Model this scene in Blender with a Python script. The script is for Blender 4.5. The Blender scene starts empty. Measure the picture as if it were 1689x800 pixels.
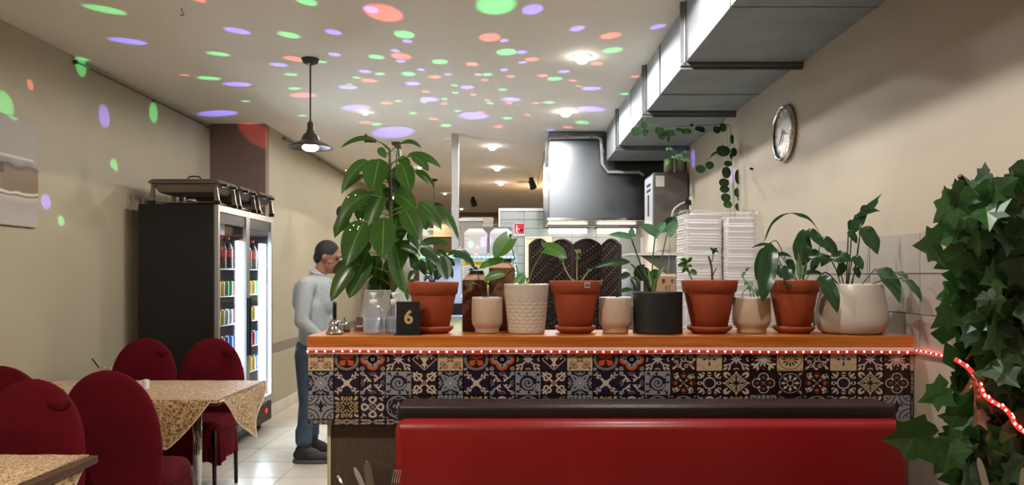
import bpy, bmesh, math, random
from mathutils import Vector, Matrix, Euler
PI = math.pi
rnd = random.Random(7)
SC = bpy.context.scene
COL = SC.collection

# ---------------------------------------------------------------- camera
F = 1230.0; VX, VY, EYE = 848.0, 455.0, 1.44
cam_data = bpy.data.cameras.new('camera')
cam_data.sensor_fit = 'HORIZONTAL'; cam_data.sensor_width = 36.0
cam_data.lens = F / 1689.0 * 36.0
cam_data.shift_x = -(VX - 844.5) / 1689.0
cam_data.shift_y = (VY - 400.0) / 1689.0
cam_data.clip_start = 0.05
cam = bpy.data.objects.new('camera', cam_data); COL.objects.link(cam)
cam.location = (0, 0, EYE); cam.rotation_euler = (PI / 2, 0, 0)
SC.camera = cam

def P(px, py, Y):            # where something seen at this spot of the photograph stands, Y metres away
    return Vector(((px - VX) / F * Y, Y, EYE - (py - VY) / F * Y))
CEIL = 2.97; XL = -3.06; XL2 = -2.5; XR = 1.61
def PC(px, py):              # a point of the ceiling
    return P(px, py, (CEIL - EYE) * F / (VY - py))
def PW(px, py, X):           # a point of a side wall
    return P(px, py, X * F / (px - VX))

# ---------------------------------------------------------------- world, exposure
w = bpy.data.worlds.new('world'); SC.world = w; w.use_nodes = True
w.node_tree.nodes['Background'].inputs[0].default_value = (1.0, 0.55, 0.33, 1)
w.node_tree.nodes['Background'].inputs[1].default_value = 0.055
SC.view_settings.view_transform = 'Standard'; SC.view_settings.look = 'None'
SC.view_settings.gamma = 1.0; SC.view_settings.use_curve_mapping = False
SC.view_settings.exposure = 0.14

def lamp(name, kind, loc, power, col, rot=(0, 0, 0), **kw):
    d = bpy.data.lights.new(name, kind); d.energy = power; d.color = col
    for k, v in kw.items(): setattr(d, k, v)
    o = bpy.data.objects.new(name, d); COL.objects.link(o); o.location = loc; o.rotation_euler = rot
    return o
# pendant bulbs: the shade cuts their light off just above head height
PEND = [(-1.42, 2.0), (-1.437, 5.26), (-1.35, 8.56), (-1.27, 11.8)]
for i, (x, y) in enumerate(PEND):
    lamp('pendant_light', 'SPOT', (x, y, 2.315), (95, 38, 35, 30)[i], (1.0, 0.89, 0.77), spot_size=math.radians(169.4), spot_blend=0.05, shadow_soft_size=0.03)
# recessed ceiling downlights
DOWN = [(0.64, 1.72, 2), (0.64, 3.46, 2), (0.474, 5.2, 1), (0.48, 6.94, 1), (-0.257, 8.79, 1), (-0.24, 10.5, 1), (-0.22, 12.2, 1), (-1.39, 6.97, 0), (-1.33, 10.5, 0), (-1.28, 13.8, 0), (-1.2, 17.0, 0)]
for x, y, big in DOWN:
    lamp('down_light', 'SPOT', (x, y, CEIL - 0.062), (16, 55, 74)[big], (1.0, 0.96, 0.92), spot_size=math.radians(179), spot_blend=0.12, shadow_soft_size=0.025)
# warm wall lamp far at the back
lamp('warm_back_light', 'POINT', (0.45, 12.6, 2.62), 14, (1.0, 0.62, 0.28), shadow_soft_size=0.08)
# unseen warm fill added behind the camera to brighten the walls and ceiling
lamp('warm_fill_light', 'POINT', (-1.3, -0.9, 2.35), 15, (1.0, 0.62, 0.40), shadow_soft_size=0.12)
# kitchen tubes under the hood
lamp('hood_tube_light', 'AREA', (0.95, 8.75, 2.0), 18, (1.0, 0.95, 0.9), shape='RECTANGLE', size=1.1, size_y=0.06)

# ---------------------------------------------------------------- helpers
def lin(h):
    h = h.lstrip('#'); c = [int(h[i:i + 2], 16) / 255 for i in (0, 2, 4)]
    return tuple((x / 12.92 if x <= 0.04045 else ((x + 0.055) / 1.055) ** 2.4) for x in c) + (1,)
MATS = {}
def mat(name, col, rough=0.5, metal=0.0, col2=None, nscale=8.0, bump=0.0, bscale=60.0, emit=None, estr=0.0, coat=0.0, spec=None, sheen=0.0, trans=0.0, alpha=1.0):
    if name in MATS: return MATS[name]
    m = bpy.data.materials.new(name); m.use_nodes = True; MATS[name] = m
    nt = m.node_tree; b = nt.nodes['Principled BSDF']
    c = lin(col) if isinstance(col, str) else tuple(col) + (1,)
    b.inputs['Base Color'].default_value = c
    b.inputs['Roughness'].default_value = rough; b.inputs['Metallic'].default_value = metal
    if coat: b.inputs['Coat Weight'].default_value = coat; b.inputs['Coat Roughness'].default_value = 0.15
    if spec is not None: b.inputs['Specular IOR Level'].default_value = spec
    if sheen: b.inputs['Sheen Weight'].default_value = sheen; b.inputs['Sheen Roughness'].default_value = 0.4
    if alpha < 1: b.inputs['Alpha'].default_value = alpha
    tc = nt.nodes.new('ShaderNodeTexCoord')
    if col2:
        n = nt.nodes.new('ShaderNodeTexNoise'); n.inputs['Scale'].default_value = nscale; n.inputs['Detail'].default_value = 4
        nt.links.new(tc.outputs['Object'], n.inputs['Vector'])
        r = nt.nodes.new('ShaderNodeValToRGB'); r.color_ramp.elements[0].position = 0.35; r.color_ramp.elements[1].position = 0.65
        r.color_ramp.elements[0].color = c; r.color_ramp.elements[1].color = lin(col2)
        nt.links.new(n.outputs['Fac'], r.inputs['Fac']); nt.links.new(r.outputs['Color'], b.inputs['Base Color'])
    if bump:
        n2 = nt.nodes.new('ShaderNodeTexNoise'); n2.inputs['Scale'].default_value = bscale; n2.inputs['Detail'].default_value = 3
        nt.links.new(tc.outputs['Object'], n2.inputs['Vector'])
        bp = nt.nodes.new('ShaderNodeBump'); bp.inputs['Strength'].default_value = bump; bp.inputs['Distance'].default_value = 0.01
        nt.links.new(n2.outputs['Fac'], bp.inputs['Height']); nt.links.new(bp.outputs['Normal'], b.inputs['Normal'])
    if emit:
        b.inputs['Emission Color'].default_value = lin(emit) if isinstance(emit, str) else tuple(emit) + (1,)
        b.inputs['Emission Strength'].default_value = estr
    return m
def thin_glass(name, tint=(1, 1, 1), gloss=0.12, rough=0.02, haze=0.0, haze_col=(.9, .92, .95)):
    if name in MATS: return MATS[name]
    m = bpy.data.materials.new(name); m.use_nodes = True; MATS[name] = m
    nt = m.node_tree; nt.nodes.clear()
    out = nt.nodes.new('ShaderNodeOutputMaterial'); t = nt.nodes.new('ShaderNodeBsdfTransparent'); t.inputs[0].default_value = tuple(tint) + (1,)
    g = nt.nodes.new('ShaderNodeBsdfGlossy'); g.inputs['Roughness'].default_value = rough
    lw = nt.nodes.new('ShaderNodeLayerWeight'); lw.inputs['Blend'].default_value = 0.3
    mx = nt.nodes.new('ShaderNodeMixShader'); mp = nt.nodes.new('ShaderNodeMath'); mp.operation = 'MULTIPLY'; mp.inputs[1].default_value = gloss * 4
    nt.links.new(lw.outputs['Fresnel'], mp.inputs[0]); nt.links.new(mp.outputs[0], mx.inputs[0])
    nt.links.new(t.outputs[0], mx.inputs[1]); nt.links.new(g.outputs[0], mx.inputs[2])
    last = mx
    if haze:
        d = nt.nodes.new('ShaderNodeBsdfTranslucent'); d.inputs[0].default_value = tuple(haze_col) + (1,)
        d2 = nt.nodes.new('ShaderNodeBsdfDiffuse'); d2.inputs[0].default_value = tuple(haze_col) + (1,)
        ad = nt.nodes.new('ShaderNodeMixShader'); ad.inputs[0].default_value = 0.6
        nt.links.new(d.outputs[0], ad.inputs[1]); nt.links.new(d2.outputs[0], ad.inputs[2])
        m2 = nt.nodes.new('ShaderNodeMixShader'); m2.inputs[0].default_value = haze
        nt.links.new(mx.outputs[0], m2.inputs[1]); nt.links.new(ad.outputs[0], m2.inputs[2]); last = m2
    nt.links.new(last.outputs[0], out.inputs['Surface'])
    return m

def tag(o, label=None, cat=None, group=None, kind=None):
    if label: o['label'] = label
    if cat: o['category'] = cat
    if group: o['group'] = group
    if kind: o['kind'] = kind
    return o
def thing(name, label, cat, loc=(0, 0, 0), group=None, rz=0):
    o = bpy.data.objects.new(name, None); COL.objects.link(o); o.location = loc; o.rotation_euler = (0, 0, rz); o.empty_display_size = 0.1
    return tag(o, label, cat, group)
def to_mesh(bm, name, smooth=False):
    bm.normal_update()
    me = bpy.data.meshes.new(name); bm.to_mesh(me); bm.free()
    if smooth:
        for p in me.polygons: p.use_smooth = True
    return me
def link(name, me, m=None, parent=None, world=False):
    o = bpy.data.objects.new(name, me); COL.objects.link(o)
    if m is not None and len(me.materials) == 0:
        for x in (m if isinstance(m, (list, tuple)) else [m]): me.materials.append(x)
    if parent:
        o.parent = parent
        if world:
            l = Vector(parent.location)
            q = parent
            while q.parent: q = q.parent; l += Vector(q.location)
            o.location = -l
    return o
def mk(name, bm, m, parent=None, smooth=False, world=False):
    return link(name, to_mesh(bm, name, smooth), m, parent, world)
def B(): return bmesh.new()
def box(bm, x0, x1, y0, y1, z0, z1, bev=0.0, mi=0):
    r = bmesh.ops.create_cube(bm, size=1.0, matrix=Matrix.Translation(((x0 + x1) / 2, (y0 + y1) / 2, (z0 + z1) / 2)) @ Matrix.Diagonal((abs(x1 - x0), abs(y1 - y0), abs(z1 - z0), 1)))
    fs = set(f for v in r['verts'] for f in v.link_faces)
    for f in fs: f.material_index = mi
    if bev:
        es = list(set(e for v in r['verts'] for e in v.link_edges))
        q = bmesh.ops.bevel(bm, geom=es, offset=bev, segments=2, profile=0.5, affect='EDGES')
        for f in q['faces']: f.material_index = mi
    return bm
def lathe(bm, prof, c=(0, 0, 0), seg=32, mi=0, axis=None):
    rings = []
    R = Matrix.Identity(3) if axis is None else Vector((0, 0, 1)).rotation_difference(Vector(axis)).to_matrix()
    for r, z in prof:
        if r < 1e-6: rings.append([bm.verts.new(Vector(c) + R @ Vector((0, 0, z)))]); continue
        rings.append([bm.verts.new(Vector(c) + R @ Vector((r * math.cos(2 * PI * k / seg), r * math.sin(2 * PI * k / seg), z))) for k in range(seg)])
    for a, b in zip(rings, rings[1:]):
        for k in range(seg):
            k2 = (k + 1) % seg
            if len(a) == 1 and len(b) == 1: continue
            if len(a) == 1: f = bm.faces.new((a[0], b[k], b[k2]))
            elif len(b) == 1: f = bm.faces.new((a[k], b[0], a[k2]))
            else: f = bm.faces.new((a[k], b[k], b[k2], a[k2]))
            f.material_index = mi
    return bm
def cyl(bm, p, q, r, seg=12, r2=None, mi=0):
    p = Vector(p); q = Vector(q); L = (q - p).length
    return lathe(bm, [(0, 0), (r, 0), (r if r2 is None else r2, L), (0, L)], p, seg, mi, (q - p))
def tube(bm, pts, r, seg=6, mi=0, r2=None):
    pts = [Vector(p) for p in pts]; n = len(pts); rings = []
    up = Vector((0.13, 0.2, 0.97))
    for i, p in enumerate(pts):
        t = (pts[min(i + 1, n - 1)] - pts[max(i - 1, 0)]).normalized()
        a = t.cross(up)
        if a.length < 1e-3: a = t.cross(Vector((1, 0, 0)))
        a.normalize(); b = t.cross(a).normalized()
        rr = r if r2 is None else r + (r2 - r) * i / (n - 1)
        rings.append([bm.verts.new(p + (a * math.cos(2 * PI * k / seg) + b * math.sin(2 * PI * k / seg)) * rr) for k in range(seg)])
    for A, C in zip(rings, rings[1:]):
        for k in range(seg):
            f = bm.faces.new((A[k], A[(k + 1) % seg], C[(k + 1) % seg], C[k])); f.material_index = mi
    for R_ in (rings[0][::-1], rings[-1]):
        f = bm.faces.new(R_); f.material_index = mi
    return bm
def spline(pts, n=8):
    pts = [Vector(p) for p in pts]; out = []
    for i in range(len(pts) - 1):
        p0 = pts[max(i - 1, 0)]; p1 = pts[i]; p2 = pts[i + 1]; p3 = pts[min(i + 2, len(pts) - 1)]
        for k in range(n):
            t = k / n
            out.append(0.5 * ((2 * p1) + (-p0 + p2) * t + (2 * p0 - 5 * p1 + 4 * p2 - p3) * t * t + (-p0 + 3 * p1 - 3 * p2 + p3) * t ** 3))
    out.append(pts[-1]); return out
def loft(bm, rings, cap=True, mi=0):
    R_ = [[bm.verts.new(p) for p in r] for r in rings]; n = len(R_[0])
    for a, b in zip(R_, R_[1:]):
        for k in range(n):
            f = bm.faces.new((a[k], a[(k + 1) % n], b[(k + 1) % n], b[k])); f.material_index = mi
    if cap:
        bm.faces.new(R_[0][::-1]).material_index = mi; bm.faces.new(R_[-1]).material_index = mi
    return bm
def copy_tree(o, parent=None):
    c = o.copy(); COL.objects.link(c)
    if parent: c.parent = parent
    for ch in list(o.children): copy_tree(ch, c)
    return c
def text_mesh(s, size, ext=0.0008, off=0.0):
    cu = bpy.data.curves.new('text', 'FONT'); cu.body = s; cu.size = size; cu.extrude = ext; cu.offset = off; cu.align_x = 'CENTER'; cu.align_y = 'CENTER'; cu.resolution_u = 3
    t = bpy.data.objects.new('t', cu); me = bpy.data.meshes.new_from_object(t); bpy.data.objects.remove(t); return me
def text(name, s, size, loc, m, parent, rot=(PI / 2, 0, 0), world=True, scale=(1, 1, 1), bold=0):
    me = text_mesh(s, size, off=bold); o = link(name, me, m, parent, world)
    o.location = Vector(o.location) + Vector(loc); o.rotation_euler = rot; o.scale = scale
    return o
def xform(me, M):
    me.transform(M); return me
# ---------------------------------------------------------------- setting
m_wall = mat('wall_paint', '#aba28b', 0.7, col2='#a69d86', nscale=1.5, bump=0.05, bscale=150)
m_wallr = mat('right_wall_paint', '#aba08e', 0.7, col2='#a69b89', nscale=1.5, bump=0.05, bscale=150)
m_brown = mat('taupe_paint', '#7d665c', 0.7, col2='#786258', nscale=2)
m_ceil = mat('ceiling_paint', '#efe8df', 0.8, col2='#ebe4da', nscale=1.2)
m_back = mat('back_wall_paint', '#8a6a4c', 0.7, col2='#84664a', nscale=2)
m_tile = mat('floor_tile_glaze', '#d8d0c2', 0.25, col2='#d0c8ba', nscale=3, bump=0.03, bscale=30)
m_grout = mat('floor_grout', '#8d867c', 0.9)
m_wtile = mat('grey_wall_tile_glaze', '#9c948a', 0.35, col2='#968e84', nscale=3)
m_wgrout = mat('wall_grout', '#8f887e', 0.9)
m_ktile = mat('pale_kitchen_tile_glaze', '#979f9d', 0.25, col2='#909997', nscale=3)
m_kgrout = mat('kitchen_grout', '#858a88', 0.9)
m_steel = mat('stainless_steel', '#a9adb0', 0.3, 1.0, bump=0.02, bscale=8)
m_galv = mat('galvanised_sheet', '#8f969a', 0.6, 0.35, col2='#858c90', nscale=5, bump=0.05, bscale=4)
m_dark_steel = mat('dull_steel', '#77787a', 0.4, 0.9)
m_black = mat('black_plastic', '#0b0b0c', 0.45)
m_white = mat('white_plastic', '#dcdcd8', 0.4)
m_chrome = mat('chrome', '#d8d8d8', 0.12, 1.0)

def struct(name, bm, m, parent=None, label=None):
    o = mk(name, bm, m, parent)
    if not parent: o['kind'] = 'structure'
    if label: o['label'] = label
    return o
WL = struct('wall_left', box(B(), XL - .12, XL, -1.5, 7.5, 0, CEIL), m_wall)
struct('wall_recess', box(B(), XL - .12, XL2 - .1, 7.5, 7.6, 0, CEIL), m_brown)
struct('wall_recess_end', box(B(), XL2 - .1, XL2 - 0.001, 7.5, 7.599, 0, CEIL), m_brown)
WL2 = struct('wall_rear_left', box(B(), XL2 - .1, XL2, 7.6, 18.0, 0, CEIL), m_wall)
WRt = struct('wall_right', box(B(), XR, XR + .12, -1.5, 18.0, 0, CEIL), m_wallr)
struct('wall_back', box(B(), XL2 - .1, XR + .12, 18.0, 18.1, 0, CEIL), m_back)
struct('ceiling', box(B(), XL - .12, XR + .12, -1.5, 18.1, CEIL, CEIL + .1), m_ceil)
FL = struct('floor', box(B(), XL - .12, XR + .12, -1.5, 18.1, -.1, -.004), m_grout)
# floor tiles: single ones where the photo shows them, the rest joined
def tile_mesh(name, w, h, t, bev, m):
    bm = box(B(), -w / 2, w / 2, -h / 2, h / 2, 0, t, 0)
    top = [v for v in bm.verts if v.co.z > t / 2]
    for v in top: v.co.x *= 1 - bev / w * 2; v.co.y *= 1 - bev / h * 2
    me = to_mesh(bm, name); me.materials.append(m); return me
T = 0.45; gap = 0.005
fme = tile_mesh('tile', T - gap, T - gap, .006, .002, m_tile)
rest = B()
for ix in range(-4, 8):
    for iy in range(-16, 29):
        x0 = -1.66 + ix * T; y0 = 5.325 + iy * T - .45 * .0
        cx, cy = x0 + T / 2, y0 + T / 2
        x1 = min(x0 + T, XR); xa = max(x0, XL if y0 < 7.45 else XL2)
        if x1 - xa < 0.03: continue
        vis = (cx < -0.9 and 3.8 < cy < 9.5 and xa == x0)
        if vis:
            o = link('tile', fme, None, FL); o.location = (cx, cy, -.005)
        else:
            box(rest, xa + gap / 2, x1 - gap / 2, y0 + gap / 2, y0 + T - gap / 2, -.005, .001)
o = mk('far_tile', rest, m_tile, FL); o['kind'] = 'stuff'
# skirting and dado band on the rear left wall, skirting on the left wall
BL = struct('baseboard_left', box(B(), XL2, XL2 + .004, 7.6, 12, 0, .12), m_wgrout)
bme = tile_mesh('tile', .445, .115, .01, .002, m_tile)
bme.transform(Matrix.Rotation(PI / 2, 4, 'Y') @ Matrix.Rotation(PI / 2, 4, 'Z'))
for k in range(9):
    o = link('tile', bme, None, BL); o.location = (XL2 + .003, 7.83 + .45 * k, .06)
mb = mat('dado_band', '#8d8478', 0.4, col2='#857c70', nscale=6)
struct('trim_1', box(B(), XL2, XL2 + .008, 7.6, 17.9, .645, .74), mb)
struct('baseboard_recess', box(B(), XL + .0, XL2, 7.49, 7.5, 0, .12), m_tile)
# picture rails: thin hanging rods below the ceiling of the left walls
m_rod = mat('rod_metal', '#6d6457', 0.5, 0.5)
for nm, X, y0, y1 in (('near', XL, 5.17, 7.45), ('far', XL2, 8.05, 11.0)):
    t = thing('picture_rail', f'thin grey picture rail on the {"left wall above the hanging canvas side" if nm == "near" else "rear left wall behind the pendant lamp"}', 'rail', (X + .02, y0, 2.925), group=None)
    bm = tube(B(), [(0, 0, 0), (0, y1 - y0, 0)], .007); mk('rod', bm, m_rod, t)
    for k in range(3):
        mk('clip', box(B(), -.02, .006, k * (y1 - y0) / 2.02, k * (y1 - y0) / 2.02 + .02, -.012, .012), m_rod, t)
# grey wall tiles on the right wall (each one a piece of the wall)
rows = [1.61, 1.448, 1.287, 1.126]
wme = tile_mesh('tile', .433, .158, .008, .0015, m_wtile)
wme.transform(Matrix.Rotation(-PI / 2, 4, 'Y') @ Matrix.Rotation(PI / 2, 4, 'Z'))
mk('grout', box(B(), XR - .006, XR, 2.5, 7.0, 1.126, 1.61), m_wgrout, WRt)
for r in range(3):
    for k in range(10):
        o = link('tile', wme, None, WRt); o.location = (XR - .002, 2.94 - .435 * .5 + .435 * k, (rows[r] + rows[r + 1]) / 2)
# kitchen wall with pale tiles at the back
KY = 9.5; KX0 = (825 - VX) / F * KY
WK = struct('wall_kitchen', box(B(), KX0, XR, KY, KY + .12, 0, 2.285), m_kgrout)
kme = tile_mesh('tile', .302, .108, .007, .0015, m_ktile)
kme.transform(Matrix.Rotation(PI / 2, 4, 'X'))
n = 0
for r in range(15):
    for k in range(6):
        x = KX0 + .155 + .305 * k; z = 2.285 - .02 - .0555 - .1115 * r
        if x > XR - .12: continue
        if k == 1 and z < 1.93 and False: continue
        o = link('tile', kme, None, WK); o.location = (x, KY - .0005, z)
mk('coping', box(B(), KX0 - .02, XR, KY - .02, KY + .14, 2.265, 2.30), m_white, WK)
mk('edge_strip', box(B(), KX0 - .02, KX0, KY - .02, KY + .14, 0, 2.265), m_white, WK)
# pass-through frame behind the screens
fx0 = (866 - VX) / F * 9.45; fx1 = (910 - VX) / F * 9.45; fz = P(0, 393, 9.45).z
fr = thing('serving_hatch', 'white framed hatch in the pale tiled wall, pale yellow inside', 'hatch', (fx0, 9.45, 0))
bm = B(); box(bm, 0, .02, 0, .04, .9, fz); box(bm, 0, fx1 - fx0, 0, .04, fz, fz + .02); mk('frame', bm, m_white, fr)
mk('panel', box(B(), .02, fx1 - fx0, .01, .035, .9, fz), mat('hatch_cream', '#e2d6a8', 0.5), fr)  # plain cream panel closes the hatch
# support post of grey steel
py = 8.08
t = thing('support_post', 'square light grey post from floor to ceiling behind the big plant', 'post', ((751 - VX) / F * py, py, 0))
mk('shaft', box(B(), -.038, .038, -.038, .038, .006, CEIL, .006), mat('post_paint', '#b5b1ad', 0.4), t)
mk('base_plate', box(B(), -.08, .08, -.08, .08, 0, .008), m_dark_steel, t)
# ceiling fittings
m_lampface = mat('downlight_face', '#ffffff', emit='#fff8ee', estr=30)
for i, (x, y, big) in enumerate(DOWN):
    names = ['downlight nearest the camera over the red banquette', 'downlight over the counter beside the duct', 'nearest large downlight beside the duct', 'second large downlight beside the duct', 'large downlight right of the post, nearest of its row', 'large downlight right of the post, middle of its row', 'large downlight right of the post, farthest of its row', 'small downlight above the big leafy plant', 'small downlight behind the top of the big plant', 'small faint downlight far back by the grey post', 'small faint downlight farthest back']
    t = thing('ceiling_downlight', names[i], 'ceiling light', (x, y, CEIL))
    r = .055 if big else .03
    mk('trim_ring', lathe(B(), [(r, -.001), (r * 1.25, -.004), (r * 1.3, -.0005)], seg=28), m_white, t, True)
    mk('diffuser', lathe(B(), [(0, -r * .95), (r * .5, -r * .85), (r * .87, -r * .5), (r, -.001)], seg=28), m_lampface, t, True)  # flat face shaped as a dome to imitate the round bloom of the lamp
v = PC(863, 300)
t = thing('ceiling_vent', 'small round white ceiling vent near the black spotlight', 'vent', (v.x, v.y, CEIL))
mk('rim', lathe(B(), [(0, -.004), (.07, -.006), (.1, -.012), (.12, -.002)], seg=24), mat('vent_tan', '#b9a58c', 0.6), t, True)
mk('core', lathe(B(), [(0, -.014), (.05, -.012), (.05, -.004)], seg=24), m_white, t, True)
for j, (px, yy) in enumerate(((876, 293), (780, 325))):
    v = PC(px, yy)
    t = thing('ceiling_spotlight', 'small black ceiling spotlight ' + ('beside the rod left of the steel hood' if j == 0 else 'just right of the grey post'), 'spotlight', (v.x, v.y, CEIL))
    mk('bracket', cyl(B(), (0, 0, 0), (0, 0, -.08), .035), m_black, t); mk('head', cyl(B(), (0, 0, -.06), (.03, -.06, -.16), .05, r2=.06), m_black, t)
v = PC(300, 13)
t = tag(mk('ceiling_hook', tube(B(), spline([(v.x, v.y, CEIL), (v.x, v.y, CEIL - .02), (v.x + .012, v.y, CEIL - .035), (v.x, v.y, CEIL - .045), (v.x - .012, v.y, CEIL - .035)], 5), .0025), m_rod), 'small bare hook in the ceiling at top left', 'hook')
t = tag(mk('ceiling_rod', tube(B(), [(.385, 8.45, CEIL - .03), (.40, 12.3, CEIL - .03)], .016), mat('rail_metal', '#8b7f70', .5, .4)), 'long thin rod under the ceiling left of the steel hood', 'rod')

# ---------------------------------------------------------------- pendants
m_pend = mat('dark_bronze_enamel', '#4a4440', 0.35, 0.6)
m_pendin = mat('shade_inside_white', '#cfc9be', 0.5)
m_bulb = mat('lit_bulb', '#ffffff', emit='#fff4e2', estr=9)
m_cord = mat('dark_cord', '#241c18', 0.6)
PL = ['dark metal pendant lamp hanging over the near dining table', 'dark metal pendant lamp hanging left of the big plant', 'dark metal pendant lamp half hidden behind the big leaves', 'small far pendant lamp seen right of the big plant']
for i, (x, y) in enumerate(PEND):
    t = thing('pendant_lamp', PL[i], 'lamp', (x, y, CEIL), group=None)
    mk('ceiling_rose', lathe(B(), [(0, -.045), (.012, -.045), (.05, -.03), (.062, 0)], seg=24), m_pend, t, True)
    mk('cord', cyl(B(), (0, 0, -.04), (0, 0, -.46), .006, 8), m_cord, t)
    mk('socket', lathe(B(), [(0, -.44), (.012, -.44), (.022, -.46), (.022, -.5), (.028, -.505), (.03, -.53), (.045, -.54)], seg=20), m_pend, t, True)
    s = mk('lamp_shade', lathe(B(), [(.02, -.515), (.045, -.53), (.06, -.56), (.062, -.575), (.095, -.59), (.14, -.612), (.158, -.628), (.155, -.63), (.14, -.618), (.092, -.597), (.058, -.58), (.045, -.55)], seg=36), m_pend, t, True)
    mk('bulb_neck', lathe(B(), [(.018, -.56), (.03, -.59), (.04, -.608), (0, -.61)], seg=20), m_pendin, t, True)
    mk('bulb', lathe(B(), [(.045, -.608), (.058, -.62), (.056, -.634), (.036, -.648), (0, -.653)], seg=24), m_bulb, t, True)

# ---------------------------------------------------------------- duct
DX0 = .957; DZ = 2.63
d = thing('exhaust_duct', 'large galvanised rectangular exhaust duct along the right of the ceiling', 'duct', (0, 0, 0))
cuts = [-1.2, .9, 2.55, 4.17, 5.42, 6.84, 7.74]
for a, b in zip(cuts, cuts[1:]):
    bm = B(); nx = 6; ny = 8
    box(bm, DX0 + .004 * (cuts.index(a) % 2), XR, a + .002, b - .002, DZ + .003 * (cuts.index(a) % 2), CEIL - .002, .004)
    mk('duct_section', bm, m_galv, d)
for y in cuts[1:-1]:
    bm = B()
    box(bm, DX0 - .012, DX0 + .0, y - .022, y + .022, DZ - .02, CEIL, .003); box(bm, DX0 - .03, DX0 - .01, y - .006, y + .006, DZ - .02, CEIL)
    box(bm, DX0 - .03, XR, y - .022, y + .022, DZ - .022, DZ + .0, .003); box(bm, DX0 - .03, XR, y - .006, y + .006, DZ - .038, DZ - .02)
    mk('strap', bm, m_dark_steel, d)
for y in (4.9, 3.3, 6.1): mk('seam', box(B(), DX0 - .004, XR, y - .003, y + .003, DZ - .003, CEIL - .01), m_galv, d)
# hood
hx0 = .366; hy = 7.9; hz = 2.037
h = thing('range_hood', 'tall stainless steel exhaust hood over the kitchen, lit beneath', 'hood', (hx0, hy, hz))
bm = B(); box(bm, 0, XR - hx0 - .01, 0, .03, 0, CEIL - hz - .002, .006); box(bm, 0, .03, .03, 1.5, 0, CEIL - hz - .002, .006)
mk('canopy', bm, mat('hood_steel', '#5e6165', .28, 1.0, bump=.03, bscale=3), h)
mk('lower_lip', box(B(), -.02, XR - hx0 - .01, -.015, .035, -.012, .018, .004), m_chrome, h)
mk('underside', box(B(), .03, XR - hx0 - .01, .03, 1.5, .03, .05), mat('hood_inner_steel', '#5a4a40', .4, .8), h)
for k, (a, b) in enumerate(((905, 968), (985, 1048))):
    y = 9.25; pa = P(a, 381, y); pb = P(b, 381, y)
    tb = mk('light_tube', cyl(B(), (pa.x - hx0, y - hy, pa.z - hz), (pb.x - hx0, y - hy, pb.z - hz), .028), mat('lit_tube', '#ffffff', emit='#fff3e4', estr=12), h)
    mk('tube_housing', box(B(), pa.x - hx0 - .03, pb.x - hx0 + .03, y - hy - .02, y - hy + .06, pa.z - hz + .028, pa.z - hz + .045), m_dark_steel, h)
# conduit around the hood
cpts = [P(902, 275, 7.82), P(902, 232, 7.82), P(908, 227, 7.82), P(985, 225, 7.82), P(992, 229, 7.82), P(994, 270, 7.82), P(1003, 283, 7.82), P(1055, 283, 7.82), P(1063, 288, 7.82)]
cpts = [Vector((p.x, 7.85, min(p.z, CEIL - .03))) for p in cpts]
t = thing('conduit', 'light grey conduit bent around the steel hood', 'conduit', cpts[0])
mk('pipe', tube(B(), cpts, .018, 8), mat('conduit_grey', '#9c9a96', .5), t, True, world=True)
for p in (P(935, 226, 7.85), P(975, 226, 7.85), P(994, 250, 7.85)):
    mk('saddle', box(B(), p.x - .012, p.x + .012, 7.825, 7.875, min(p.z, CEIL - .03) - .022, min(p.z, CEIL - .03) + .022), m_dark_steel, t, world=True)
# electric box on the right wall
ex0, ex1, ez0, ez1, ey = 1.28, XR - .012, 1.90, 2.39, 6.85
t = thing('control_cabinet', 'grey metal control cabinet on the wall beside the hood', 'cabinet', (ex0, ey, ez0))
mk('body', box(B(), 0, ex1 - ex0, 0, .44, 0, ez1 - ez0, .006), mat('cabinet_grey', '#66615c', .45, .3), t)
mk('front_panel', box(B(), -.008, 0, .02, .42, .02, ez1 - ez0 - .02, .002), mat('panel_white', '#c9ced4', .35), t)
mk('label_sheet', box(B(), .02, .10, -.003, 0, .36, .46), m_white, t)
mk('handle', box(B(), -.018, -.008, .18, .2, .1, .3), m_black, t)
for zz in (.38, .33): mk('panel_symbol', box(B(), -.0095, -.008, .1, .3, zz, zz + .025), mat('panel_ink', '#20304a', .5), t)
for xx in (.1, .2): mk('foot', box(B(), xx, xx + .04, .1, .14, -.03, 0), m_black, t)
tag(mk('power_cable', tube(B(), spline([P(1139, 330, 6.75), P(1120, 338, 6.7), P(1109, 352, 6.7), P(1104, 390, 6.7)], 6), .008), m_white), 'white power cable with a plug drooping beside the grey control cabinet', 'cable')
t = thing('wall_socket', 'small wall socket with dark plug beside the control cabinet', 'socket', (XR - .012, 6.75, 2.1)); mk('plate', box(B(), 0, .011, -.06, .06, -.06, .06), m_white, t); mk('plug', cyl(B(), (0, 0, 0), (-.06, -.02, .02), .025), m_black, t)
# clear jars with money-plant cuttings on the cabinet
for j, px in enumerate((1103, 1122)):
    p = P(px, 285, 7.0)
    t = thing('glass_vase', ('left' if j == 0 else 'right') + ' pale cylinder vase standing on the grey control cabinet', 'vase', (p.x, 7.0, ez1))
    mk('body', lathe(B(), [(0, .002), (.045, .002), (.046, .15), (.042, .15), (.04, .01)], seg=20), mat('vase_cream', '#b9b596', .3), t, True)
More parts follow.
